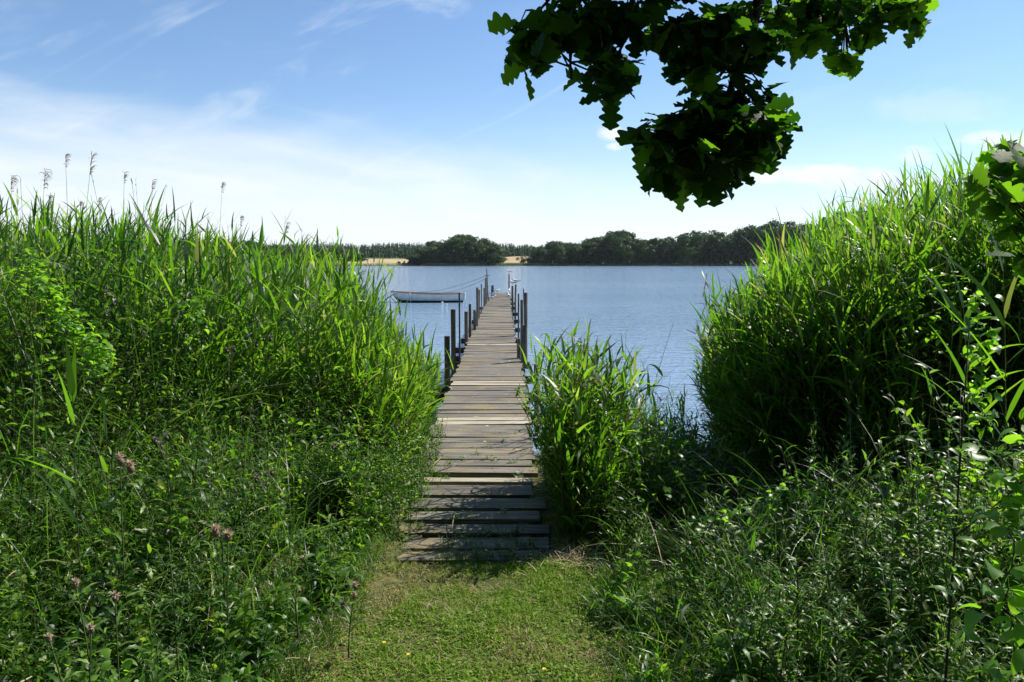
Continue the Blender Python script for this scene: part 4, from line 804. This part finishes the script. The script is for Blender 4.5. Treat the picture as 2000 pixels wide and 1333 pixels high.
TH = [(445, 1042, 2.75, 'thistle with a large tan seed head standing highest in the central left weeds', 'down', 2, .017), (147, 1136, 2.35, 'thistle with one tan and pink seed head low at the left', 'down', 1, .014), (225, 1162, 2.3, 'thistle with a round tan seed head right of the pink one', 'down', 1, .015),
      (235, 892, 2.9, 'thistle with a big dark brown seed head under the tall single reed', 'down', 2, .02), (325, 850, 3.3, 'thistle with a group of brown heads in the left weeds', 'purple', 4, .013), (95, 1243, 2.1, 'thistle with a small head in the bottom left corner, left one', 'down', 1, .010), (178, 1224, 2.1, 'thistle with a small head near the bottom left corner, right one', 'down', 1, .011),
      (692, 1160, 2.9, 'thistle leaning out over the left edge of the lawn', 'down', 3, .011), (408, 948, 3.1, 'purple thistle in the centre of the left weeds', 'purple', 2, .011), (500, 935, 3.5, 'purple thistle with several small flowers left of the arching reeds', 'purple', 4, .012), (520, 925, 3.7, 'purple thistle just behind the several-flowered one', 'purple', 3, .011),
      (447, 688, 4.6, 'purple thistle high up against the left reeds, left one', 'purple', 3, .014), (515, 660, 4.9, 'purple thistle high up against the left reeds, right one', 'purple', 3, .014), (492, 800, 4.0, 'purple thistle halfway up the left weeds', 'purple', 4, .012), (780, 832, 5.1, 'thistle with brown heads beside the deck', 'purple', 4, .012), (655, 875, 4.4, 'small purple thistle near the deckside weeds', 'purple', 2, .012), (35, 655, 4.2, 'purple thistle at the left picture edge', 'purple', 2, .013)]
for i, (px, py, Y, lab, kd, hd, rd) in enumerate(TH): thistle(px, py, Y, lab, kd, hd, i, rd)

def vine(pts, n, label, seed, size=(.035, .06), spread=.05):
    r = np.random.default_rng(seed); pts = np.array(pts); t = np.linspace(0, 1, len(pts)); q = r.random(n); P = np.stack([np.interp(q, t, pts[:, i]) for i in range(3)], -1)+r.normal(0, spread, (n, 3)); root = empty('bindweed', tuple(pts[0])); o_ = pts[0]
    g = Geo(); q2 = np.linspace(0, 1, 30); C = np.stack([np.interp(q2, t, pts[:, i]) for i in range(3)], -1)+r.normal(0, .008, (30, 3)); tube(g, C, np.full(30, .0022), 5); g.build('stem', [M['herbstem']], root, origin=o_)
    g = Geo(); blades(g, P, r.uniform(0, 6.28, n), R(1)*r.uniform(-30, 50, n), r.uniform(size[0], size[1], n), r.uniform(size[0], size[1], n)*.8, R(70), 5, heart_prof, .2, r.normal(0, .4, n), r.random(n)); g.build('leaves', [M['bind']], root, origin=o_)
    tag(root, label, 'bindweed')
vine([at(a, b, Y=c) for a, b, c in ((50, 500, 4.5), (85, 560, 4.3), (130, 620, 4.15), (175, 670, 4.05), (200, 720, 4.0))], 460, 'bright leafy bindweed rope slanting down the left reeds', 1, (.03, .05), .04)
vine([at(a, b, Y=c) for a, b, c in ((360, 560, 5.0), (375, 610, 4.9), (380, 660, 4.8))], 60, 'small bindweed trail in the middle of the left reeds', 2, (.03, .05), .05)
vine([at(a, b, Y=c) for a, b, c in ((1350, 1035, 3.35), (1430, 1000, 3.5), (1500, 980, 3.6), (1560, 950, 3.7))], 70, 'bindweed trailing along a bent reed above the right weeds', 3, (.025, .045), .025)
vine([at(a, b, Y=c) for a, b, c in ((1905, 560, 3.4), (1915, 650, 3.35), (1912, 740, 3.3), (1920, 830, 3.2))], 110, 'bindweed climbing a reed at the right side', 4, (.035, .06), .03)
vine([at(a, b, Y=c) for a, b, c in ((1330, 925, 4.9), (1390, 905, 4.9), (1440, 895, 5.0))], 70, 'bindweed patch at the dark foot of the right reeds', 5, (.03, .05), .035)
vine([at(a, b, Y=c) for a, b, c in ((1975, 850, 2.3), (1970, 950, 2.2), (1985, 1060, 2.1), (1960, 1180, 2.0), (1975, 1300, 1.9))], 80, 'broad-leaved creeper hanging down the lower right picture edge', 6, (.05, .08), .05)
vine([at(a, b, Y=c) for a, b, c in ((1780, 700, 4.4), (1830, 620, 4.4), (1850, 560, 4.5), (1760, 560, 4.7))], 130, 'bindweed spread over the upper right reeds', 7, (.03, .05), .09)

def tall_weed(px, pyt, Y, label, seed, dark=False, nl=60, L=.07, W=.008, branches=6):
    r = np.random.default_rng(seed+500); T = at(px, pyt, Y=Y); bx, by = T[0]+r.uniform(-.03, .08), Y; bz = gz(bx, by); T = T-np.array([bx, by, bz]); root = empty('tall_weed', (bx, by, bz)); t = np.linspace(0, 1, 8)[:, None]; C = T[None]*t; C[:, 0] = T[0]*t[:, 0]**1.6; sg = Geo(); lg = Geo()
    tube(sg, C, np.linspace(.0045, .0015, 8)*(1.1 if dark else 1), 6)
    def lv(C, n, s):
        q = r.uniform(.15, 1, n); tt = np.linspace(0, 1, len(C)); P = np.stack([np.interp(q, tt, C[:, i]) for i in range(3)], -1)
        blades(lg, P, r.uniform(0, 6.28, n), R(1)*r.uniform(10, 60, n), L*s*r.uniform(.6, 1.2, n)*(1.1-.5*q), W*r.uniform(.7, 1.2, n), R(1)*r.uniform(20, 90, n), 5, lance_prof, .2, r.normal(0, .3, n), np.clip(r.normal(.5, .2, n), 0, .95))
    lv(C, nl, 1)
    for k in range(branches):
        q = r.uniform(.35, .85); p = np.array([np.interp(q, t[:, 0], C[:, i]) for i in range(3)]); a = r.uniform(0, 6.28); Lb = T[2]*r.uniform(.15, .3); e = p+np.array([math.cos(a)*Lb*.6, math.sin(a)*Lb*.6, Lb*.8]); Cb = np.array([p, (p+e)/2+np.array([0, 0, -.01]), e]); tube(sg, Cb, np.array([.0022, .0018, .001]), 4); lv(Cb, nl//4, .7)
    sg.build('stem', [M['darkstem'] if dark else M['herbstem']], root); lg.build('leaves', [M['fine']], root); tag(root, label, 'tall weed')
for i, a in enumerate([(1555, 985, 2.7, 'feathery narrow-leaved weed before the dark gap in the right weeds'), (1610, 1075, 2.5, 'narrow-leaved weed just right of the feathery one'), (1700, 945, 2.7, 'tall feathery weed standing in the middle of the right weeds'), (1745, 1010, 2.4, 'bushy narrow-leaved weed right of the middle'), (1860, 790, 2.9, 'tallest feathery weed under the right reeds'),
                      (1790, 930, 2.7, 'slender weed left of the dark branching stem'), (1640, 1180, 2.2, 'narrow-leaved weed low in the right weeds'), (430, 960, 3.0, 'pale feathery weed in the middle of the left weeds'), (470, 925, 3.3, 'pale feathery weed behind the purple thistle on the left'), (330, 1060, 2.6, 'feathery weed left of the large tan thistle head'), (560, 1020, 3.0, 'feathery weed right of the large tan thistle head')]):
    tall_weed(*a, seed=i)
tall_weed(1893, 640, 2.3, 'dark-stemmed tall weed rising along the right side', 40, True, 50, .09, .016, 9)

# ------------------------------------------------------------------ oak
def oak_prof(u):
    env = .18+.86*np.sin(np.pi*np.clip(u, 0, 1)**1.55)**.75
    lob = np.abs(np.cos((u-.09)*np.pi*3.75))**.75
    w = env*(.40+.64*lob)*np.clip((1.0-u)*7+.0, 0, 1)**.5; w[0] = .05; w[-1] = .12; return w
def oak_leaves(g, P, az, el, L, r, tint=None, mat=0, S=26, W=.74):
    n = len(P); blades(g, P, az, el, L, L*W*r.uniform(.85, 1.15, n), R(1)*r.uniform(0, 60, n), S, oak_prof, .18, r.normal(0, .5, n), r.random(n) if tint is None else tint, mat, curl=r.normal(0, .25, n))
def oak_tree():
    r = np.random.default_rng(800); root = empty('oak_tree', (3.3, -1.2, 0)); o_ = np.array([3.3, -1.2, 0.])
    g = Geo(); tube(g, [(3.3, -1.2, -.3), (3.32, -1.2, .8), (3.25, -1.15, 2.2), (3.1, -1.0, 4.0), (2.9, -.9, 6)], np.array([.34, .27, .23, .2, .15]), 12); g.build('trunk', [M['bark']], root, origin=o_)
    limb = np.array([(3.2, -1.1, 3.0), (2.4, 0, 3.6), (1.5, 1.2, 3.7), (.95, 1.9, 3.2), tuple(at(1492, -40, Y=2.1)), tuple(at(1470, 60, Y=2.08)), tuple(at(1440, 140, Y=2.05)), tuple(at(1405, 215, Y=2.05)), tuple(at(1375, 290, Y=2.0))])
    g = Geo(); tube(g, limb, np.array([.12, .09, .06, .035, .016, .012, .009, .006, .003]), 8); g.build('branch', [M['bark']], root, origin=o_)
    # twig tips: px, py, rx, ry, count, Y, spread
    BL = [(1045, 55, 42, 40, 7, 2.0), (1035, 110, 40, 28, 4, 2.0), (1120, 40, 50, 45, 7, 2.05), (1200, 60, 70, 50, 13, 2.1), (1170, 135, 42, 36, 6, 2.0), (1200, 165, 36, 30, 5, 2.0), (1300, 40, 80, 45, 14, 2.1), (1370, 90, 65, 50, 12, 2.1), (1440, 70, 50, 70, 14, 2.1),
          (1390, 140, 38, 30, 5, 2.05), (1420, 200, 60, 30, 7, 2.05), (1350, 220, 62, 28, 8, 2.0), (1290, 270, 40, 45, 7, 1.98), (1380, 280, 100, 50, 19, 2.0), (1480, 235, 60, 40, 9, 2.02), (1510, 215, 32, 30, 4, 2.0), (1320, 320, 62, 30, 8, 2.0), (1420, 330, 44, 30, 7, 2.0), (1360, 352, 38, 14, 3, 2.0), (1480, 275, 30, 22, 4, 2.0)]
    BH = [(1560, 20, 60, 30, 8, 2.3), (1550, 75, 40, 30, 5, 2.3), (1620, 45, 60, 35, 8, 2.3), (1645, 110, 30, 30, 5, 2.3), (1690, 60, 40, 20, 4, 2.3), (1740, 15, 45, 18, 6, 2.35), (1780, 25, 40, 24, 6, 2.35), (1625, 10, 60, 20, 6, 2.3)]
    tg = Geo(); lg = Geo(); lr = limb[4:]
    hubs = [at(1040, 20, Y=2.1), at(1110, 130, Y=2.02), at(1240, 30, Y=2.1), at(1180, 90, Y=2.05), at(1340, 60, Y=2.1)]+list(limb[4:])
    conn = [(at(1490, -60, Y=2.1), at(1400, -60, Y=2.12), at(1300, -45, Y=2.12), at(1180, -30, Y=2.1), at(1105, 0, Y=2.08), at(1112, 90, Y=2.03), at(1116, 155, Y=2.0)), (at(1180, -30, Y=2.1), at(1090, -20, Y=2.1), at(1045, 30, Y=2.05)), (at(1240, -30, Y=2.1), at(1230, 60, Y=2.05), at(1200, 120, Y=2.0)),
            (at(1490, -40, Y=2.1), at(1560, -40, Y=2.2), at(1640, 0, Y=2.3), at(1660, 90, Y=2.3)), (at(1600, -25, Y=2.25), at(1700, -30, Y=2.3), at(1780, 0, Y=2.35))]
    for c in conn: c = np.array(c); tube(tg, c, np.linspace(.008, .003, len(c)), 6); hubs += [c[i]*(1-q)+c[i+1]*q for i in range(len(c)-1) for q in (0, .5)]
    hubs = np.array(hubs)
    def rosettes(L_, lk=(.075, .115), nrange=(5, 8), tk=None):
        for (px, py, rx, ry, n, Y) in L_:
            for _ in range(n):
                a = r.uniform(0, 6.28); q = math.sqrt(r.random()); tip = at(px+rx*q*math.cos(a), py+ry*q*math.sin(a)-6, Y=Y+r.uniform(-.16, .16)); hb = hubs[np.argmin(np.linalg.norm(hubs-tip, axis=1)+r.uniform(0, .05, len(hubs)))]
                mid = (hb+tip)/2+np.array([0, 0, .02]); tube(tg, [hb, mid, tip], np.array([.003, .0024, .0018]), 4, cap=False); k = int(r.integers(*nrange)); d = tip-hb; base = math.atan2(d[1], d[0])
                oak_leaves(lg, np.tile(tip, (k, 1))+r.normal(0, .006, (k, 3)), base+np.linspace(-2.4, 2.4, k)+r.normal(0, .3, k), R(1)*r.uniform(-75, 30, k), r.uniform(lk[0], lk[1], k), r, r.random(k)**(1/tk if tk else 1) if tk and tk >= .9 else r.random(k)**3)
    rosettes([(a, b, c*1.05, d*1.05, int(e*1.15+.5), f) for a, b, c, d, e, f in BL], (.055, .088), (5, 8), .25); rosettes([(a, b, c, d, int(e*1.2), f) for a, b, c, d, e, f in BH], (.055, .082), (4, 7), 1.0); rosettes([(1080, -60, 60, 30, 7, 2.05), (1180, -80, 60, 40, 8, 2.1), (1290, -90, 60, 50, 8, 2.1), (1400, -100, 70, 60, 9, 2.1), (1500, -130, 80, 80, 10, 2.1), (1640, -100, 60, 30, 4, 2.35), (1720, -90, 50, 20, 3, 2.35)], (.055, .088), (5, 8), .25)  # backlit look put into leaf tint: main clusters darker, sunlit right ones brighter
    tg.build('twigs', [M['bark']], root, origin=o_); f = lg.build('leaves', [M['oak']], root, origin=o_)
    # unseen crown over and behind the viewer, clusters set to shade the hanging leaves
    g = Geo(); n = 4200
    C = np.array([(.75, 2.4, 3.2, .35), (.7, 2.5, 3.1, .45), (.3, 2.5, 3.0, .4), (1.0, 2.2, 3.7, .6), (.2, 2.2, 3.5, .5), (2.2, .6, 3.9, .9), (3, -.6, 4.6, 1.2), (1.6, -.2, 4.6, 1.0), (3.4, -1.6, 5.6, 1.5), (1.3, 1.2, 4.1, .6), (.7, 3.0, 3.5, .5)])
    k = r.choice(len(C), n, p=np.array([.13, .13, .1, .12, .1, .1, .08, .06, .06, .06, .06])/np.sum([.13, .13, .1, .12, .1, .1, .08, .06, .06, .06, .06])); d = r.normal(size=(n, 3)); d /= np.linalg.norm(d, axis=1, keepdims=True)
    P = C[k, :3]+d*C[k, 3:]*r.uniform(.2, 1, (n, 1))*np.array([1, 1, .6])
    oak_leaves(g, P, r.uniform(0, 6.28, n), R(1)*r.uniform(-50, 30, n), r.uniform(.08, .12, n), r); g.build('crown', [M['oak']], root, origin=o_)
    tag(root, 'oak tree whose dark lobed leaves hang into the top of the view', 'tree')
oak_tree()
def sapling():
    r = np.random.default_rng(810); b = np.array([1.62, 2.25, 0.]); root = empty('oak_sapling', tuple(b)); g = Geo()
    tube(g, [(1.80, 2.3, -.1), (1.77, 2.28, .7), (1.74, 2.3, 1.3), (1.68, 2.3, 1.9)], np.array([.014, .011, .008, .004]), 7); lg = Geo()
    for (px, py, rx, ry, n, Y) in ((1985, 290, 26, 18, 3, 2.25), (1925, 345, 22, 22, 4, 2.25), (1975, 360, 30, 30, 6, 2.3), (1998, 430, 26, 30, 3, 2.3), (1996, 500, 24, 34, 3, 2.3)):
        for _ in range(n):
            a = r.uniform(0, 6.28); q = math.sqrt(r.random()); tip = at(px+rx*q*math.cos(a), py+ry*q*math.sin(a), Y=Y+r.uniform(-.12, .12)); zt = max(.5, tip[2]-.25); hb = np.array([1.74, 2.3, zt])
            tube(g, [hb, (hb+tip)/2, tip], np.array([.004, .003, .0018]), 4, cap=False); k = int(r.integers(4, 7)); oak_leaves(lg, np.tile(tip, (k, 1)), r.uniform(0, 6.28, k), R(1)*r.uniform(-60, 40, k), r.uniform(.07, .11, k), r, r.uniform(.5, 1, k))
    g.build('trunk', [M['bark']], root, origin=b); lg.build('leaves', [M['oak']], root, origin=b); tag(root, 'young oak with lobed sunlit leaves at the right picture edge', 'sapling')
sapling()

# ------------------------------------------------------------------ unseen wood edge added behind the viewpoint to block skylight, and the air
r_ = np.random.default_rng(900)
for i in range(26):
    x = -17+34*(i % 13)/12+r_.uniform(-1, 1); y = -5.5-4.5*(i//13)+r_.uniform(-1, 1); h = r_.uniform(11, 15); 
    o = copy_tree(variants[int(r_.integers(0, 7))]); o.location = (x, y, -.1); o.rotation_euler = (0, 0, r_.uniform(0, 6.28)); o.scale = (.95, .95, h/10)
    tag(o, 'tall leafy tree of the unseen wood edge added behind the viewpoint to block skylight', 'tree', 'trees of the unseen wood edge added behind the viewpoint')
def haze():
    g = Geo(); box(g, (0, 2400, 32), (7000, 7000, 76)); m = bpy.data.materials.new('haze'); m.use_nodes = True; nt = m.node_tree; nt.nodes.clear()
    o = nt.nodes.new('ShaderNodeOutputMaterial'); v = nt.nodes.new('ShaderNodeVolumePrincipled'); v.inputs['Color'].default_value = (.82, .9, 1, 1); v.inputs['Density'].default_value = 4e-5; v.inputs['Anisotropy'].default_value = .2
    nt.links.new(v.outputs[0], o.inputs['Volume']); tag(g.build('haze', [m], smooth=False), 'thin summer haze over the lake', 'haze', kind='stuff')
haze()
